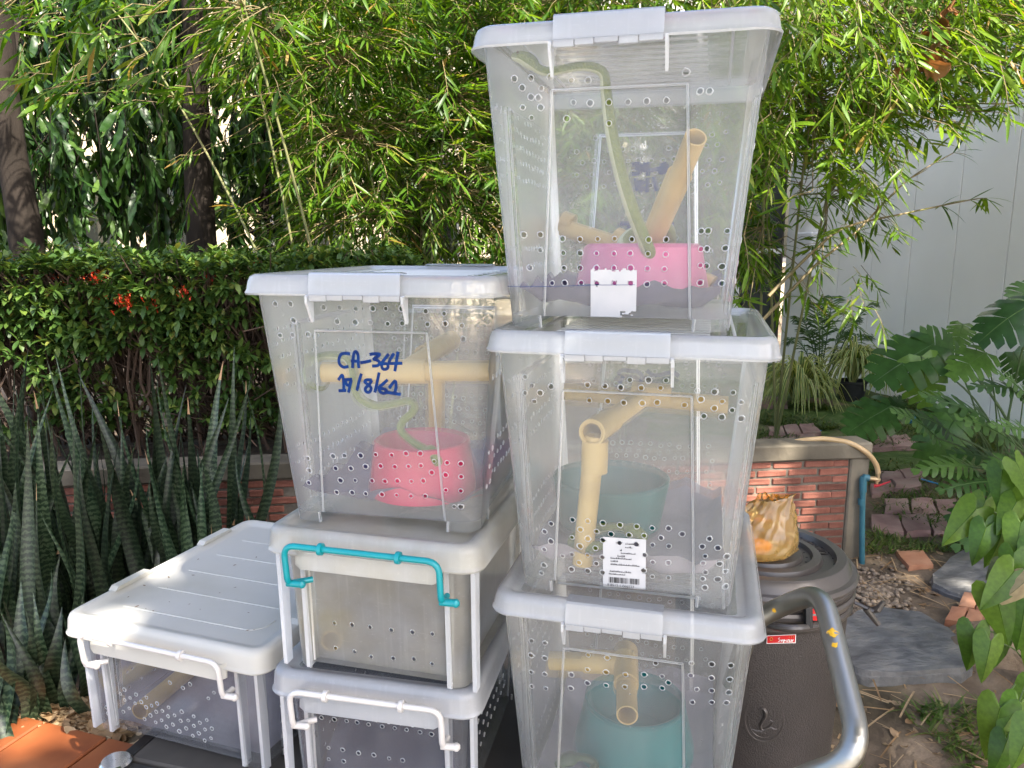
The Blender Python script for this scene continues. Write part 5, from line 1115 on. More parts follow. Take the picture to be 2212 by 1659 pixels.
# dead brown leaves caught in the bamboo, upper right
DEADM = leafmat('dead brown leaf', [(0,(.22,.09,.03)),(1,(.36,.17,.07))], .2, .6, (1.1,.8,.5))
t = thing('dead_leaf_cluster', 'curled brown dead leaves caught in the sunlit bamboo', 'dead leaves', aty(2040, 80, 2.9)); DL = leaf_template(6, lambda t: .38*math.sin(math.pi*min(1,t*.9+.05))**.7, .5, .8, .4)
for u, v, s in ((2030,30,.10),(2050,15,.09),(2015,70,.12),(2040,95,.11),(2020,105,.09),(2070,120,.11),(2055,140,.10),(1960,150,.07)):
    o = put('dead_leaf', fast_mesh('dead_leaf', DL[0]*s, DL[1], DEADM), t, aty(u, v, 2.9+rnd.uniform(-.05,.1)) - Vector(t.location), (rnd.uniform(0,6), rnd.uniform(0,6), rnd.uniform(0,6)))

# drooping mast trees behind the hedge
ASHL = [leaf_template(8, lambda t: .10*math.sin(math.pi*min(1, t*.9+.06))**.7 if t < 1 else .003, d, .35, .35) for d in (.12,.3)]
ASHM = leafmat('mast tree leaf', [(0,(.012,.036,.008)),(.5,(.022,.058,.012)),(.85,(.04,.09,.016)),(1,(.08,.14,.028))], .3, .38, (1.4,1.35,.4))
BARK = pbr('grey brown bark', [(.009,.007,.0055),(.018,.014,.011),(.032,.025,.020)], spec=.15, rough=.9, scale=7, stretch=(1,1,.35), bmp=dict(scale=20, strength=.6, dist=.02, stretch=(1,1,.3)))
def mast_tree(label, tr, y, fpx, n, ylo, yhi, seed, r0):
    rr = random.Random(seed); base = aty(*tr[0], y); base.z = 0; t = thing('mast_tree', label, 'tree', base, 0, 'drooping trees behind the hedge')
    pts = [Vector((0,0,0))] + [aty(u, v, y) - base for u, v in tr] + [aty(*tr[-1], y) - base + Vector((0,0,2.0))]
    m = MB(); P = smooth_path(pts, 5); nn = len(P); m.tube(P, [r0*(1.15-.5*i/nn)*(1+.05*mnoise.noise(Vector((0,0,i*.8)))) for i in range(nn)], 14); m.build('trunk', BARK, t, 60)
    LP, LD, LS = [], [], []; br = MB()
    while len(LP) < n:
        u, v = fpx(rr); p = aty(u, v, rr.uniform(ylo, yhi))
        if p.z < .8: continue
        top = p + Vector((rr.gauss(0,.06), rr.gauss(0,.06), .22)); br.tube([top-base, p-base + Vector((0,0,.05)), p-base - Vector((0,0,.1))], [.004,.003,.002], 3, cap=False)
        for k in range(rr.randint(5,9)):
            LP.append((p.x+rr.gauss(0,.02), p.y+rr.gauss(0,.02), p.z + rr.uniform(-.1,.15))); LD.append((rr.gauss(0,.35), rr.gauss(0,.35), -1)); LS.append(rr.uniform(.14,.23))
    o = br.build('branchlets', BARK, t); o['kind'] = 'stuff'
    for k in range(5):                    # limbs
        u, v = fpx(rr); q = aty(u, v, rr.uniform(ylo, yhi)) - base; a = P[int(nn*rr.uniform(.55,.9))]; b_ = MB(); b_.tube(smooth_path([a, (a+q)/2 + Vector((0,0,.3)), q], 4), [.03*(1-.8*i/8) for i in range(9)], 6); b_.build('limb', BARK, t, True)
    scatter(t, base, ASHL, ASHM, LP, LD, LS, np.array(LS), nrg.uniform(-3,3,len(LS)), U=np.tile([0,-1.0,0.01],(len(LP),1)))
mast_tree('drooping tree with grey trunk at the left edge', [(62,560),(45,440),(25,330),(8,180),(0,40)], 4.15, lambda r: (r.gauss(80,180), -250 + 760*r.random()**.8), 1900, 4.3, 5.3, 1, .078)
mast_tree('drooping tree with dark trunk beside the bright column', [(440,590),(432,450),(425,300),(422,150),(418,20)], 4.4, lambda r: (r.gauss(330,105), -250 + 730*r.random()**.8), 1300, 4.5, 5.6, 2, .078)
mast_tree('slim drooping tree left of the bamboo thicket', [(575,600),(570,480),(568,330),(560,150),(555,20)], 5.6, lambda r: (r.gauss(570,50), 120 + 430*r.random()), 420, 5.3, 6.0, 3, .04)

# broad dark trees farther back close the view above head height
FARM = leafmat('far tree leaf', [(0,(.018,.045,.010)),(.6,(.035,.075,.014)),(1,(.07,.12,.02))], .35, .45)
FOV = [leaf_template(3, lambda t: .22*math.sin(math.pi*min(1, t*.9+.08))**.8 if t < 1 else .01, d, .2) for d in (.15,.35)]
for k, (u, y, w_, n_, lab) in enumerate(((640,7.2,1.0,2600,'dark broadleaf tree behind the bamboo thicket, left'), (900,7.6,1.1,2800,'dark broadleaf tree behind the bamboo thicket, right'), (1200,7.4,1.0,3000,'dark broadleaf tree behind the tall stack'), (330,8.0,1.0,2200,'dark broadleaf tree far behind the left trunks'))):
    c = aty(u, 600, y); c.z = 0; t = thing('far_tree', lab, 'tree', c, 0, 'dark trees far back'); m = MB()
    m.tube(smooth_path([(0,0,0),(.05,0,1.2),(-.04,.05,2.4),(0,0,3.4)], 4), [.10,.095,.09,.085,.08,.078,.075,.07,.065,.06,.055,.05,.04], 10); m.build('trunk', BARK, t, 60); rr_ = random.Random(k+40); cl = [Vector((rr_.gauss(0,w_*.5), rr_.gauss(0,.35), rr_.uniform(1.55,3.9))) for _ in range(26)]
    for q in cl[:8]: m = MB(); m.tube([(0,0,q.z*.6), tuple(q*.6+Vector((0,0,q.z*.3))), tuple(q)], [.035,.02,.008], 6); m.build('limb', BARK, t, True)
    Q = np.array([cl[i % 26][:] for i in range(n_)]) + nrg.normal(0,.24,(n_,3)) + np.array(c); Q = Q[Q[:,2] > 1.35]
    scatter(t, c, FOV, FARM, Q, rand_dirs(len(Q),-.9,.3), nrg.uniform(.12,.2,len(Q)), nind=0, rest='crown')

# lime shrubs in the sun beyond, one by one
LIMM = leafmat('lime shrub leaf', [(0,(.09,.16,.02)),(.5,(.16,.25,.03)),(1,(.25,.34,.05))], .4)
OVL = [leaf_template(3, lambda t: .25*math.sin(math.pi*min(1, t*.9+.08))**.8 if t < 1 else .01, d, .2) for d in (.1,.3)]
for k, (u, w_) in enumerate(((250,.9),(360,.8),(480,.9),(600,.9),(720,.8),(850,.9),(980,.9),(110,.9))):
    c = aty(u, 600, 8.6 + .25*(k % 2)); c.z = 0; t = thing('lime_shrub', 'sunlit lime green shrub beyond the hedge, ' + ('left of the bright column', 'behind the dark trunk', 'right of the bright column', 'beside the slim tree', 'behind the bamboo centre', 'behind the bamboo right part', 'just left of the tall stack', 'near the left trunk')[k], 'shrub', c, 0, 'lime shrubs in the sun')
    Q = rand_dirs(700, -.6, 1) * nrg.uniform(.75,1.05,(700,1)) * np.array([.55*w_, .45, .55]) + np.array([c.x, c.y, .62]); st = MB()
    for i in range(4): st.tube([(rnd.gauss(0,.05),rnd.gauss(0,.05),0), (rnd.gauss(0,.2),rnd.gauss(0,.2),.7)], [.02,.008], 5)
    st.build('stems', TWG, t); scatter(t, c, OVL, LIMM, Q, rand_dirs(700,-.3,1), nrg.uniform(.07,.12,700), nind=0)

# clipped hedge with red flowers
HEDM = leafmat('hedge leaf', [(0,(.024,.060,.011)),(.45,(.043,.095,.015)),(.8,(.08,.14,.022)),(.95,(.13,.19,.03)),(1,(.18,.17,.04))], .3, .5)
HTW = pbr('hedge twig', [(.045,.028,.02),(.10,.062,.04)], rough=.9, scale=12)
FLO = leafmat('red flower', [(0,(.5,.03,.012)),(.6,(.65,.05,.02)),(1,(.6,.12,.03))], .3, .5, (1.1,.8,.8))
hbse = Vector((wl.x, wl.y, 0)) + wn_*.5; hed = thing('hedge', 'dark clipped hedge with small red flowers above the brick wall', 'hedge', hbse)
LP, LD, LS = [], [], []; tw = MB(); rr = random.Random(9)
def hedge_pt(s, d, z): return Vector((wl.x, wl.y, 0)) + wd*s + wn_*(.28+d) + Vector((0,0,z))
sL, sR = on_wall(-430,800)[0], .95
def rosette(p, out, n, size):
    up = Vector(out).normalized(); a = up.cross(Vector((.3,.1,1))).normalized(); b = up.cross(a)
    for i in range(n):
        t = 2.4*i + rr.uniform(-.3,.3); el = rr.uniform(.15,.95); d = (a*math.cos(t) + b*math.sin(t))*math.cos(el) + up*math.sin(el); LP.append((p + up*.004*i)[:]); LD.append(d[:]); LS.append(rr.uniform(*size))
cnt = 0
while cnt < 3000:
    s = rr.uniform(sL, sR); z = rr.uniform(.5, 1.09) if rr.random() < .72 else 1.07 + abs(rr.gauss(0,.035)); z += .05*mnoise.noise(Vector((s*4, 3, 0)))
    d = abs(rr.gauss(0,.12)) if z < 1.05 else rr.uniform(0,.62)
    gap = mnoise.noise(Vector((s*2.3, z*3.1, 4))); low = sm(1.0,.62,z)
    if rr.random() < low*.74 + (.7 if gap > .10 and z < 1.0 else 0): continue
    d += .06*mnoise.noise(Vector((s*6, z*6, 2))); p = hedge_pt(s, d, z); out = (-wn_*(1 if z < 1.05 else .2) + Vector((rr.gauss(0,.3), 0, .5 if z < 1.05 else 1.2)))
    rosette(p, out, rr.randint(6,10), (.026,.052)); cnt += 1
    if rr.random() < .8: q = hedge_pt(s+rr.gauss(0,.1), .3, max(.40, z-.3)); tw.tube([q-hbse, (q+p)/2-hbse+Vector((rr.gauss(0,.02),0,0)), p-hbse], [.005,.0035,.002], 4, cap=False)
for k in range(150):                     # tangle of inner stems
    s = rr.uniform(sL, sR); p = hedge_pt(s, rr.uniform(.05,.5), .40); q = p + Vector((rr.gauss(0,.12), rr.gauss(0,.06), rr.uniform(.3,.6))); tw.tube([p-hbse, (p+q)/2-hbse+Vector((rr.gauss(0,.04),0,0)), q-hbse], [.007,.005,.003], 5, cap=False)
for k in range(260):
    s = rr.uniform(sL, sR); p = hedge_pt(s, rr.uniform(.0,.5), rr.uniform(.42,.95)); q = p + Vector((rr.gauss(0,.13), rr.gauss(0,.05), rr.gauss(.02,.06))); tw.tube([p-hbse, q-hbse], [.0032,.002], 3, cap=False)
o = tw.build('stems', HTW, hed, True); o['kind'] = 'stuff'
scatter(hed, hbse, OVL, HEDM, LP, LD, LS, np.array(LS)*.85)
PET = leaf_template(2, lambda t: .22*math.sin(math.pi*min(1,t*.8+.15)), .1, .1)
for u, v, d, n in ((268,650,-.03,44),(20,575,.3,16),(75,580,.2,18),(165,590,.2,22),(205,600,.1,20),(115,600,.1,14),(415,585,.25,26),(455,600,.1,14),(320,660,.0,18),(225,640,.05,12),(395,625,.0,14),(148,612,.1,12),(560,580,.3,18)):
    s, z = on_wall(u, v); q = aty(u, v, (hedge_pt(s,0,0)).y + d); V, F, off = [], [], 0
    for i in range(n):
        c = Vector((rr.gauss(0,.022), rr.gauss(0,.015), rr.gauss(0,.014)))
        for k in range(4): a = k*1.57+rr.random(); Rm = frames(np.array([[math.cos(a)*.8, rr.uniform(-.6,.0), math.sin(a)*.8]]))[0]*.013; V.append(PET[0] @ Rm.T + np.array(c)); F.append(PET[1]+off); off += len(PET[0])
    put('flower_head', fast_mesh('flower_head', np.concatenate(V), np.concatenate(F), FLO), hed, q - hbse)

# snake plants along the wall foot
def sansmat():
    m, nt, out = nodes('banded snake plant leaf'); tc = N(nt, 'TexCoord'); mp = N(nt, 'Mapping'); mp.inputs['Scale'].default_value = (1.4,1.4,1)
    oi = N(nt, 'ObjectInfo'); cx = N(nt, 'CombineXYZ'); nt.links.new(oi.outputs['Random'], cx.inputs[2]); ad = N(nt, 'VectorMath', operation='MULTIPLY_ADD'); ad.inputs[1].default_value = (1,1,1); nt.links.new(tc.outputs['Object'], ad.inputs[0]); nt.links.new(cx.outputs[0], ad.inputs[2]); nt.links.new(ad.outputs[0], mp.inputs[0])
    wv_ = N(nt, 'TexWave', wave_type='BANDS', bands_direction='Z'); setv(wv_, Scale=19.0, Distortion=4.5, Detail=3.0); wv_.inputs['Detail Scale'].default_value = 5.0; nt.links.new(mp.outputs[0], wv_.inputs[0])
    rp = N(nt, 'ValToRGB'); e = rp.color_ramp.elements; e[0].position = .25; e[0].color = (.010,.026,.011,1); e[1].position = .62; e[1].color = (.034,.060,.027,1); k = e.new(.85); k.color = (.060,.092,.046,1); nt.links.new(wv_.outputs[0], rp.inputs[0])
    hv = N(nt, 'HueSaturation'); mr = N(nt, 'MapRange'); setv(mr, To_Min=.4, To_Max=1.25); nt.links.new(oi.outputs['Random'], mr.inputs[0]); nt.links.new(mr.outputs[0], hv.inputs['Value']); nt.links.new(rp.outputs[0], hv.inputs['Color'])
    p = N(nt, 'BsdfPrincipled'); setv(p, Roughness=.42); nt.links.new(hv.outputs[0], p.inputs['Base Color']); nt.links.new(p.outputs[0], out.inputs[0]); return m
SANS = sansmat(); TIPM = pbr('dry leaf tip', (.42,.26,.14), rough=.8)
def sans_leaf(h, w, bend, twist, seed, cut=False):
    m = MB(); n = 14; V = []; top = 1.0
    for i in range(n+1):
        t = i/n; ww = w*(.55 + .45*math.sin(math.pi*min(1, t*1.1+.12))) * (1 if t < .62 else max(.03, 1-((t-.62)/.38)**1.8)); a = twist*t + .15*math.sin(seed+t*3); c, s = math.cos(a), math.sin(a)
        x0 = bend*t*t*h + .02*math.sin(seed*3+t*4); y0 = .03*math.sin(seed+t*5)
        for q, zf in ((-1,.30),(-.5,.07),(0,0),(.5,.07),(1,.30)): xx, yy = q*ww/2, -zf*ww*.8*(1-.5*t); V.append((x0 + xx*c - yy*s, y0 + xx*s + yy*c, t*h))
    F = [(i*5+k, i*5+k+1, i*5+k+6, i*5+k+5) for i in range(n) for k in range(4)]; m.add(V, F); m.m = [1 if (cut and j//4 >= n-1) else 0 for j in range(len(F))]
    return m.mesh('leaf', [SANS, TIPM], 60)
rr = random.Random(21)
spots = [(-30,1.95,7),(35,1.88,8),(95,2.10,6),(140,2.24,5),(60,2.2,5),(190,2.12,7),(255,2.22,7),(310,2.28,6),(365,2.22,7),(430,2.26,6),(480,2.32,5),(530,2.33,5),(10,1.74,6),(110,1.82,5)]
names = ['at the left edge', 'left edge, second', 'tall at far left', 'behind the tan litter', 'close behind the left edge', 'before the concrete cap', 'with leaves before the wall cap', 'behind the white lid corner', 'middle of the row behind the white lid', 'right of the middle behind the white lid', 'second from right', 'rightmost, near the handwritten box', 'nearest, in the lower left corner', 'short, beside the low white lidded box']
for k, (u, y, n) in enumerate(spots):
    b0 = aty(u, 1300, y); b0.z = gz(b0.x, y); t = thing('snake_plant', 'banded snake plant ' + names[k], 'snake plant', b0, 0, 'snake plants along the brick wall')
    for i in range(int(n*2)):
        near = k >= 12; h_ = rr.uniform(.20,.42) if near else rr.uniform(.5,.92) if rr.random() < .75 else rr.uniform(.25,.4)
        o = put('leaf', sans_leaf(h_, rr.uniform(.026,.054), rr.gauss(0,.10), rr.gauss(0,.7), rr.random()*9, rr.random() < .12), t, (rr.gauss(0,.06), rr.gauss(0,.04), -.02), (rr.gauss(.02,.09), rr.gauss(0,.11), rr.gauss(0,.5)))

# ---------------------------------------------------------------- plants at the right
def strip_leaf(name, pts, wf, up, mats, stripe=False, fold=.3):
    P = smooth_path(pts, 4); n = len(P); V = []; F = []; ms = []; up = Vector(up)
    for i, p in enumerate(P):
        t = (P[min(n-1,i+1)]-P[max(0,i-1)]).normalized(); s = t.cross(up); s = s.normalized() if s.length > .05 else Vector((1,0,0)); nn = s.cross(t); w = wf(i/(n-1))
        for q in (-1,-.45,.45,1): V.append(p + s*q*w + nn*abs(q)*w*fold)
    for i in range(n-1):
        for k in range(3): F.append((i*4+k, i*4+k+1, i*4+k+5, i*4+k+4)); ms.append(1 if (stripe and k != 1) else 0)
    m = MB(); m.v = [tuple(v) for v in V]; m.f = F; m.m = ms; return m.mesh(name, mats, 60)
SPG = leafmat('spider plant green', [(0,(.09,.17,.03)),(1,(.15,.24,.045))], .45); SPC = leafmat('spider plant cream edge', [(0,(.50,.54,.20)),(1,(.62,.63,.30))], .45)
POT = pbr('black plant pot', [(.012,.012,.013),(.03,.03,.03)], rough=.6, scale=10)
rr = random.Random(31)
for lab, u, v, n, R_, hh in (('cream striped spider plant left of the palm', 1722, 880, 120, .36, .38), ('cream striped spider plant in a black pot right of the palm', 1838, 868, 95, .32, .34), ('small striped spider plant behind the pot', 1905, 850, 34, .26, .26)):
    b0 = atz(u, v); t = thing('spider_plant', lab, 'spider plant', b0, 0, 'spider plants by the building'); zb = .0
    if 'pot' in lab and 'behind' not in lab: m = MB(); m.lathe([(.085,0),(.105,.15),(.112,.155),(.112,.17),(.10,.17),(.09,.12),(.001,.12)], 24); m.build('pot', POT, t, 30); zb = .13
    for i in range(n):
        a = rr.uniform(0,6.28); q = rr.random()**.6; r_ = R_*(.35+.75*q)*rr.uniform(.8,1.15); h_ = hh*rr.uniform(.75,1.25)*(1.15-.35*q); c, s = math.cos(a), math.sin(a)
        pts = [(c*.02,s*.02,zb+.02), (c*r_*.35,s*r_*.35,zb+h_*.75), (c*r_*.75,s*r_*.75,zb+h_*.8*(1-.25*q)), (c*r_*1.05,s*r_*1.05,max(.02,zb+h_*(.55-.65*q)))]
        put('leaf', strip_leaf('leaf', pts, lambda t: .0125*(1-.93*t**2.2)+.001, (0,0,1), [SPG, SPC], True), t)
PALM = leafmat('palm leaflet', [(0,(.03,.075,.02)),(.6,(.055,.12,.028)),(1,(.10,.17,.04))], .35)
b0 = atz(1772, 862); t = thing('palm', 'small feathery palm between the striped plants', 'palm', b0)
for i, (u, v, bend) in enumerate(((1895,655,.25),(1850,690,.2),(1800,640,.1),(1760,655,.15),(1722,690,.2),(1880,730,.3),(1700,740,.3),(1830,725,.2),(1775,690,.1),(1742,720,.25),(1850,775,.3))):
    e = aty(u, v, b0.y + rr.uniform(-.25,.25)) - b0; P = smooth_path([(rr.gauss(0,.03),rr.gauss(0,.03),.0), e*.45+Vector((0,0,.16)), e*.8+Vector((0,0,.12)), e], 6); m = MB(); n = len(P); m.tube(P, [.006*(1-.8*k/n) for k in range(n)], 5)
    for k in range(5, n):
        tt = (P[min(n-1,k+1)]-P[k-1]).normalized(); sd = tt.cross(Vector((0,0,1))).normalized(); f = (k-5)/(n-5); L_ = .17*(1-.5*f)*math.sin(math.pi*min(1,f*.8+.2))
        for sg in (-1,1):
            for jj in (0,.5):
                p = P[k] - tt*jj*.02; d = (sd*sg + tt*.8 + Vector((0,0,-.15+rr.gauss(0,.1)))).normalized(); w_ = tt*.006; q = p + d*L_*.55; r_ = p + d*L_ + Vector((0,0,-.03)); m.add([p-w_*.5, p+w_*.5, q+w_, q-w_, r_], [(0,1,2,3),(3,2,4)])
    m.build('frond', PALM, t)
def lobed_leaf(nl, wmax, inner, gap, sweep, droop, cup, mats, name='leaf', tipw=.25, lobe_end=.22):
    """unit leaf, petiole at the origin, midrib along +Y: a continuous band beside the midrib, then separate lobes"""
    m = MB(); ts = [(-.16 + 1.16*(i/nl)) for i in range(nl+1)]
    def W_(t): t = (t+.16)/1.16; return wmax*(math.sin(math.pi*min(1, .16+.84*t))**.62)*(1-.25*t) if t < .97 else wmax*tipw*.5
    def pos(sg, x, t, lobe_i=0): y = t + sweep*x; z = -droop*max(0,y)**2 - cup*x*x + .035*math.sin(lobe_i*2.3+x*9) * (x/wmax); return (sg*x, y, z)
    for sg in (-1,1):
        for i in range(nl):
            t0, t1 = ts[i], ts[i+1]; mid = (t0+t1)/2; w_ = W_(mid); rows = []
            xs = [0, inner*w_, (inner+.02)*w_, .62*w_, .85*w_, w_]
            for j, x in enumerate(xs):
                f = 0 if j < 2 else gap*(.45 + .55*min(1,(j-1)/3)); d_ = (t1-t0)*f/2; e_ = (t1-t0)*(lobe_end if j == 5 else .0)
                n0 = max(t0, -.0) if j == 0 else t0; n1 = max(t1, .0) if j == 0 else t1
                rows.append([pos(sg, x, n0+d_+e_, i), pos(sg, x*1.0, (n0+n1)/2, i), pos(sg, x, n1-d_-e_, i)])
            V = [p for r in rows for p in r]
            for j in range(5):
                for k in range(2): q = (j*3+k, j*3+k+1, j*3+k+4, j*3+k+3); m.add([V[a] for a in (q if sg > 0 else q[::-1])], [(0,1,2,3)])
    m.tube([(0,-.02,0)] + [(0,t,-droop*t*t+.002) for t in np.linspace(.05,.98,7)], [.012,.011,.010,.008,.006,.005,.004,.002], 4)
    me = m.mesh(name, mats); import bmesh; bm = bmesh.new(); bm.from_mesh(me); bmesh.ops.remove_doubles(bm, verts=bm.verts, dist=.0004); bm.to_mesh(me); bm.free(); smooth_by_angle(me, 50); return me
MONG = leafmat('monstera leaf', [(0,(.035,.09,.028)),(.5,(.065,.15,.034)),(1,(.13,.245,.04))], .3, .3, nscale=8); XANG = leafmat('finger leaf', [(0,(.038,.095,.022)),(.6,(.07,.155,.032)),(1,(.11,.21,.045))], .36, .35, nscale=9)
STEM = pbr('green leaf stalk', [(.05,.09,.025),(.10,.15,.05)], rough=.5, scale=8)
def place_leaf(t, me, root, tip, facing, size, stalk_from=None, name='leaf'):
    """put a unit leaf with its base at root, pointing to tip, upper face towards facing"""
    root, tip = Vector(root), Vector(tip); d = (tip-root).normalized(); f = Vector(facing); z = (f - d*f.dot(d)).normalized(); x = d.cross(z); b = Vector(t.location)
    o = put(name, me, t); q = root - b; M_ = Matrix(((x.x*size,d.x*size,z.x*size,q.x),(x.y*size,d.y*size,z.y*size,q.y),(x.z*size,d.z*size,z.z*size,q.z),(0,0,0,1))); o.matrix_local = M_
    if stalk_from is not None:
        s = Vector(stalk_from); m = MB(); mid = (s+root)/2 + Vector((0,0,.12*(root-s).length)); m.tube([p-b for p in smooth_path([s, mid, root], 5)], [.008*size/.35*(1-.4*i/10) for i in range(11)], 7); m.build('stalk', STEM, t, True)
    return o
mons = [lobed_leaf(7, .56, .48, .17, .30, d, c, MONG, lobe_end=.08) for d, c in ((.25,.35),(.45,.7),(.15,.2))]
mb0 = atz(2130, 1062); mon = thing('monstera', 'large dark monstera with split leaves before the white wall', 'monstera', mb0); cam_v = Vector((-.3,-1,.35))
for k, (u0,v0,u1,v1,y,fc) in enumerate(((2062,778,1965,705,3.75,(-.2,-.9,.5)),(1990,770,2025,918,3.6,(-.2,-1,.25)),(2015,745,1838,838,3.65,(.1,-.5,1)),(2130,762,2035,815,3.5,(-.3,-.7,.8)),(2235,655,2090,712,3.4,(-.2,-.6,.9)),(1925,878,1795,945,3.7,(-.2,-.6,.9)),(1915,900,1958,850,3.85,(-.3,-.9,.3)),(2060,910,1985,1035,3.4,(-.3,-.8,.5)),(2070,890,1965,940,3.6,(-.1,-.6,.9)),(2240,620,2170,650,3.6,(-.2,-.7,.7)),(2190,760,2240,850,3.7,(-.5,-.9,.2)),(2080,700,2062,770,3.9,(-.4,-.9,.2)))):
    r_ = aty(u0, v0, y); t_ = aty(u1, v1, y - .08); place_leaf(mon, mons[k % 3], r_, t_, fc, (t_-r_).length*.74, mb0 + Vector((rnd.gauss(.1,.1), rnd.gauss(0,.08), .05)))
xans = [lobed_leaf(9, .36, .16, .42, .42, d, c, XANG) for d, c in ((.3,.3),(.55,.5))]
xb0 = atz(2200, 1130); xan = thing('finger_philodendron', 'finger leaved philodendron under the monstera at right', 'philodendron', xb0)
for k, (u0,v0,u1,v1,y,fc) in enumerate(((2022,945,1962,872,3.05,(.3,-.5,.9)),(2050,935,2000,868,3.1,(.2,-.5,.9)),(2115,905,2030,828,3.0,(.3,-.4,.9)),(2150,925,2085,830,2.95,(.3,-.5,.9)),(2190,960,2110,880,2.9,(.2,-.5,.9)),(2205,850,2145,800,3.0,(.3,-.4,.9)),(2235,880,2190,790,3.0,(.2,-.5,.8)),(2100,1010,2020,980,2.9,(0,-.5,.9)),(2150,1040,2050,1035,2.85,(-.1,-.5,.9)),(2190,1120,2090,1140,2.75,(-.1,-.5,.9)),(2235,1000,2150,985,2.8,(0,-.5,.9)),(2170,1010,2110,950,3.0,(.2,-.5,.8)),(2235,940,2170,900,2.8,(.2,-.5,.9)),(2180,1070,2080,1075,2.9,(-.1,-.5,.9)))):
    r_ = aty(u0, v0, y); t_ = aty(u1, v1, y - .05); place_leaf(xan, xans[k % 2], r_, t_, fc, (t_-r_).length*1.05, xb0 + Vector((rnd.gauss(.1,.06), rnd.gauss(0,.06), .03)))
# arrowhead vine, near right
def arrow_leaf(droop, cup, mats):
    hp_ = [(0,.02),(.05,-.10),(.13,-.22),(.23,-.25),(.31,-.17),(.345,-.02),(.33,.14),(.29,.32),(.225,.52),(.14,.74),(.06,.90),(0,1.0)]; m = MB(); V = []; F = []
    z = lambda x, y: -droop*max(0,y)**2 - cup*(abs(x)**1.5) + .02*math.sin(y*14)*abs(x)*3
    for sg in (-1,1):
        for q in (.0,.5,1.0): V += [(sg*x*q, (y if q == 1 else (max(y,.0)*.999 + (y-max(y,.0))*q)), z(x*q, y) + (.012 if q == 0 else 0)) for x, y in hp_]
    n = len(hp_)
    for s in range(2):
        for q in range(2):
            for i in range(n-1): a = s*3*n + q*n + i; f = (a, a+1, a+n+1, a+n); F.append(f if s else f[::-1])
    m.add(V, F); m.tube([(0,0,.006)] + [(0,t,z(0,t)+.010) for t in np.linspace(.1,.95,6)], [.012,.011,.009,.007,.005,.004,.002], 4); return m.mesh('leaf', mats, 70)
ARM = leafmat('arrowhead leaf', [(0,(.06,.14,.018)),(.5,(.095,.195,.024)),(1,(.16,.27,.035))], .45, .32, nscale=10); ARD = leafmat('half dry arrowhead leaf', [(0,(.10,.14,.04)),(1,(.38,.30,.17))], .3, .6, nscale=5)
arr = [arrow_leaf(d, c, ARM) for d, c in ((.2,.25),(.4,.45),(.1,.6))]; ard = arrow_leaf(.5,.9, ARD)
ab0 = atz(2235, 1480, 0); ab0.z = gz(ab0.x, ab0.y); vine = thing('arrowhead_vine', 'light green arrowhead vine at the right edge, its top leaves in the sun', 'vine', ab0)
for k, (u0,v0,u1,v1,y,fc,dry) in enumerate(((2108,1100,2046,1170,2.15,(-.5,-1,.3),0),(2128,1082,2102,1148,2.2,(-.2,-1,.3),0),(2165,1015,2158,1095,2.15,(-.6,-.8,.4),0),(2195,1000,2236,1080,2.1,(.2,-.8,.6),0),(2160,1080,2140,1140,2.2,(-.7,-.8,.3),0),(2195,1085,2160,1150,2.1,(-.2,-1,.4),0),(2130,1140,2105,1215,2.1,(-.5,-1,.2),0),(2165,1140,2150,1225,2.1,(0,-1,.2),0),(2205,1130,2190,1215,2.05,(-.3,-1,.3),0),(2225,1060,2215,1160,2.15,(-.6,-.8,.2),0),(2190,1195,2180,1270,1.95,(-.6,-.9,.3),0),(2160,1215,2120,1270,2.0,(-.4,-.9,.5),1),(2190,1235,2130,1310,1.9,(-.2,-.9,.5),0),(2215,1255,2125,1345,1.88,(0,-.8,.6),1),(2150,1280,2180,1390,1.9,(-.3,-1,.3),0),(2215,1300,2200,1400,1.9,(-.5,-.9,.3),0),(2105,1360,2100,1450,1.9,(-.3,-1,.2),0),(2140,1385,2125,1470,1.85,(-.2,-1,.2),0),(2170,1375,2160,1440,1.95,(.2,-1,.3),0),(2160,1530,2135,1640,1.6,(-.5,-.9,.4),0),(2200,1520,2160,1590,1.6,(0,-.8,.7),0),(2225,1570,2195,1660,1.5,(-.2,-.9,.5),0),(2175,1600,2150,1680,1.55,(-.3,-.9,.4),0),(2230,1480,2190,1540,1.7,(-.2,-.9,.5),0),(2245,1350,2225,1450,1.9,(-.4,-.9,.3),0),(2230,1180,2215,1250,2.0,(-.2,-1,.3),0))):
    r_ = aty(u0, v0, y); t_ = aty(u1, v1, y - .03); place_leaf(vine, ard if dry else arr[k % 3], r_, t_, fc, (t_-r_).length*(.62 if dry else 1.1), aty(2240, min(1640, v0+90), y+.1) if v0 < 1500 else ab0)
m = MB(); m.tube(smooth_path([(0,0,0), aty(2240,1420,1.95)-ab0, aty(2225,1250,2.05)-ab0, aty(2235,1100,2.2)-ab0], 6), .008, 7); m.build('vine_stem', STEM, vine, True)

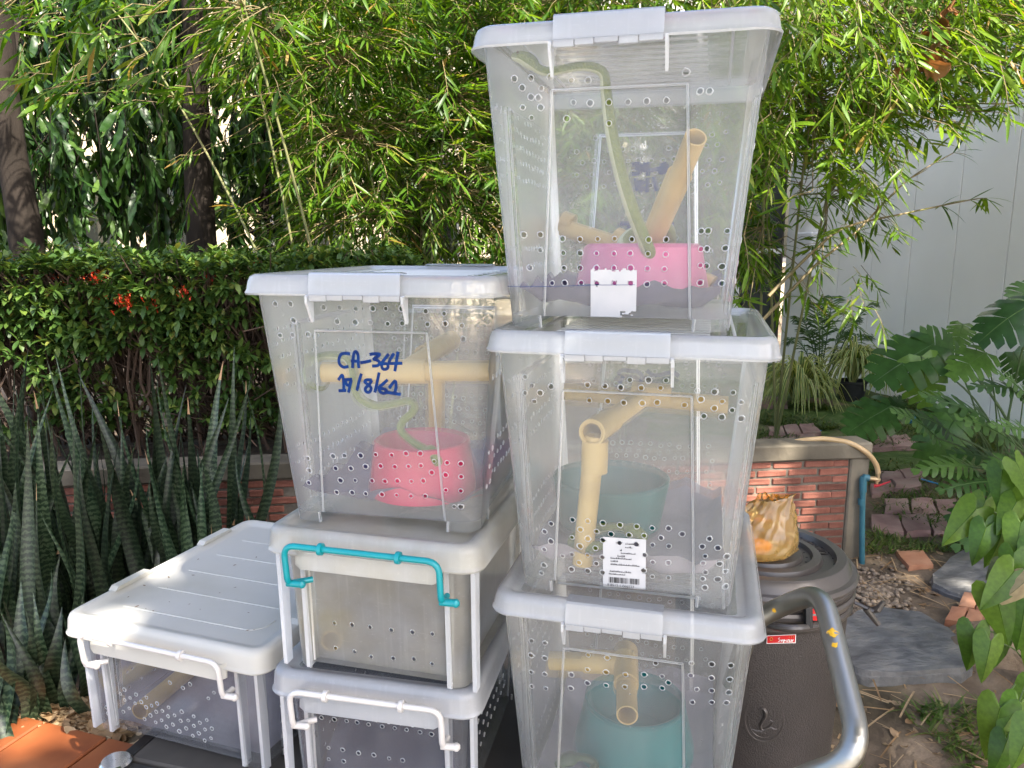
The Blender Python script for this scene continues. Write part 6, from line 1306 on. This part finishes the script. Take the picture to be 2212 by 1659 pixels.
# ================================================================ unseen tree added over and behind the camera, crown gaps cut for sun patches
def added_shade_tree():
    S_ = np.array(SDIR); n = 9500; lo = np.array([-3.6,.3,0.]); hi = np.array([1.75,3.5,1.4]); Q = nrg.uniform(lo, hi, (n,3)) + S_*nrg.uniform(5.2,8.0,(n,1)); keep = np.ones(n, bool)
    lit = [(atz(40,1600,0), .20), (atz(150,1580,0), .10), (atz(330,1235,.464), .11), (atz(400,1190,.464), .06), (aty(1690,1075,2.72), .16), (aty(1660,1000,2.75), .15), (Vector((bc.x+.0,bc.y-.02,.55)), .10), (aty(2185,1050,2.1), .12), (aty(1720,1150,1.7), .08),
           (Vector((1.75,3.4,2.0)), 1.0), (Vector((2.5,3.6,2.2)), 1.0), (Vector((1.2,3.3,1.6)), .7), (Vector((2.2,3.2,2.8)), 1.0), (Vector((1.3,3.4,2.6)), .8), (Vector((-.9,4.2,2.0)), .5), (Vector((-.2,4.3,2.1)), .4), (aty(60,720,2.75), .16), (aty(300,1300,2.2), .05), (aty(150,588,2.95), .22), (aty(330,600,2.9), .16), (aty(470,590,3.0), .16), (aty(40,640,2.7), .12), (atz(1960,1120), .28), (atz(2000,1030), .22), (atz(1760,920), .4), (atz(1950,1250), .12)]
    for P, r in lit:
        D_ = Q - np.array(P); a = D_ @ S_; d = np.linalg.norm(D_ - a[:,None]*S_, axis=1); keep &= ~((d < r*(1+.25*nrg.standard_normal(n))) & (a > 1))
    Q = Q[keep]; n = len(Q); c = Vector((4.4,-4.2,0)); t = thing('added_shade_tree', 'broad leafy tree behind the viewer casting the dappled shade', 'tree', c)
    m = MB(); m.tube(smooth_path([(0,0,-.1),(.05,.02,1.5),(-.1,.1,3.2),(-.5,.5,5.2)], 5), [.2,.19,.18,.17,.17,.16,.16,.15,.15,.14,.14,.13,.12,.11,.10,.09], 14); m.build('trunk', BARK, t, 60)
    for k in range(9): q = Vector(Q[rnd.randrange(n)]) - c; m = MB(); m.tube(smooth_path([(-.1,.1,3.2), q*.5+Vector((0,0,1.5)), q], 5), [.07*(1-.8*i/10) for i in range(11)], 7); m.build('limb', BARK, t, True)
    scatter(t, c, OVL, leafmat('shade tree leaf', [(0,(.03,.07,.02)),(1,(.06,.11,.03))], .2), Q, rand_dirs(n,-.7,.5), nrg.uniform(.16,.26,n), nind=0, rest='crown')
added_shade_tree()
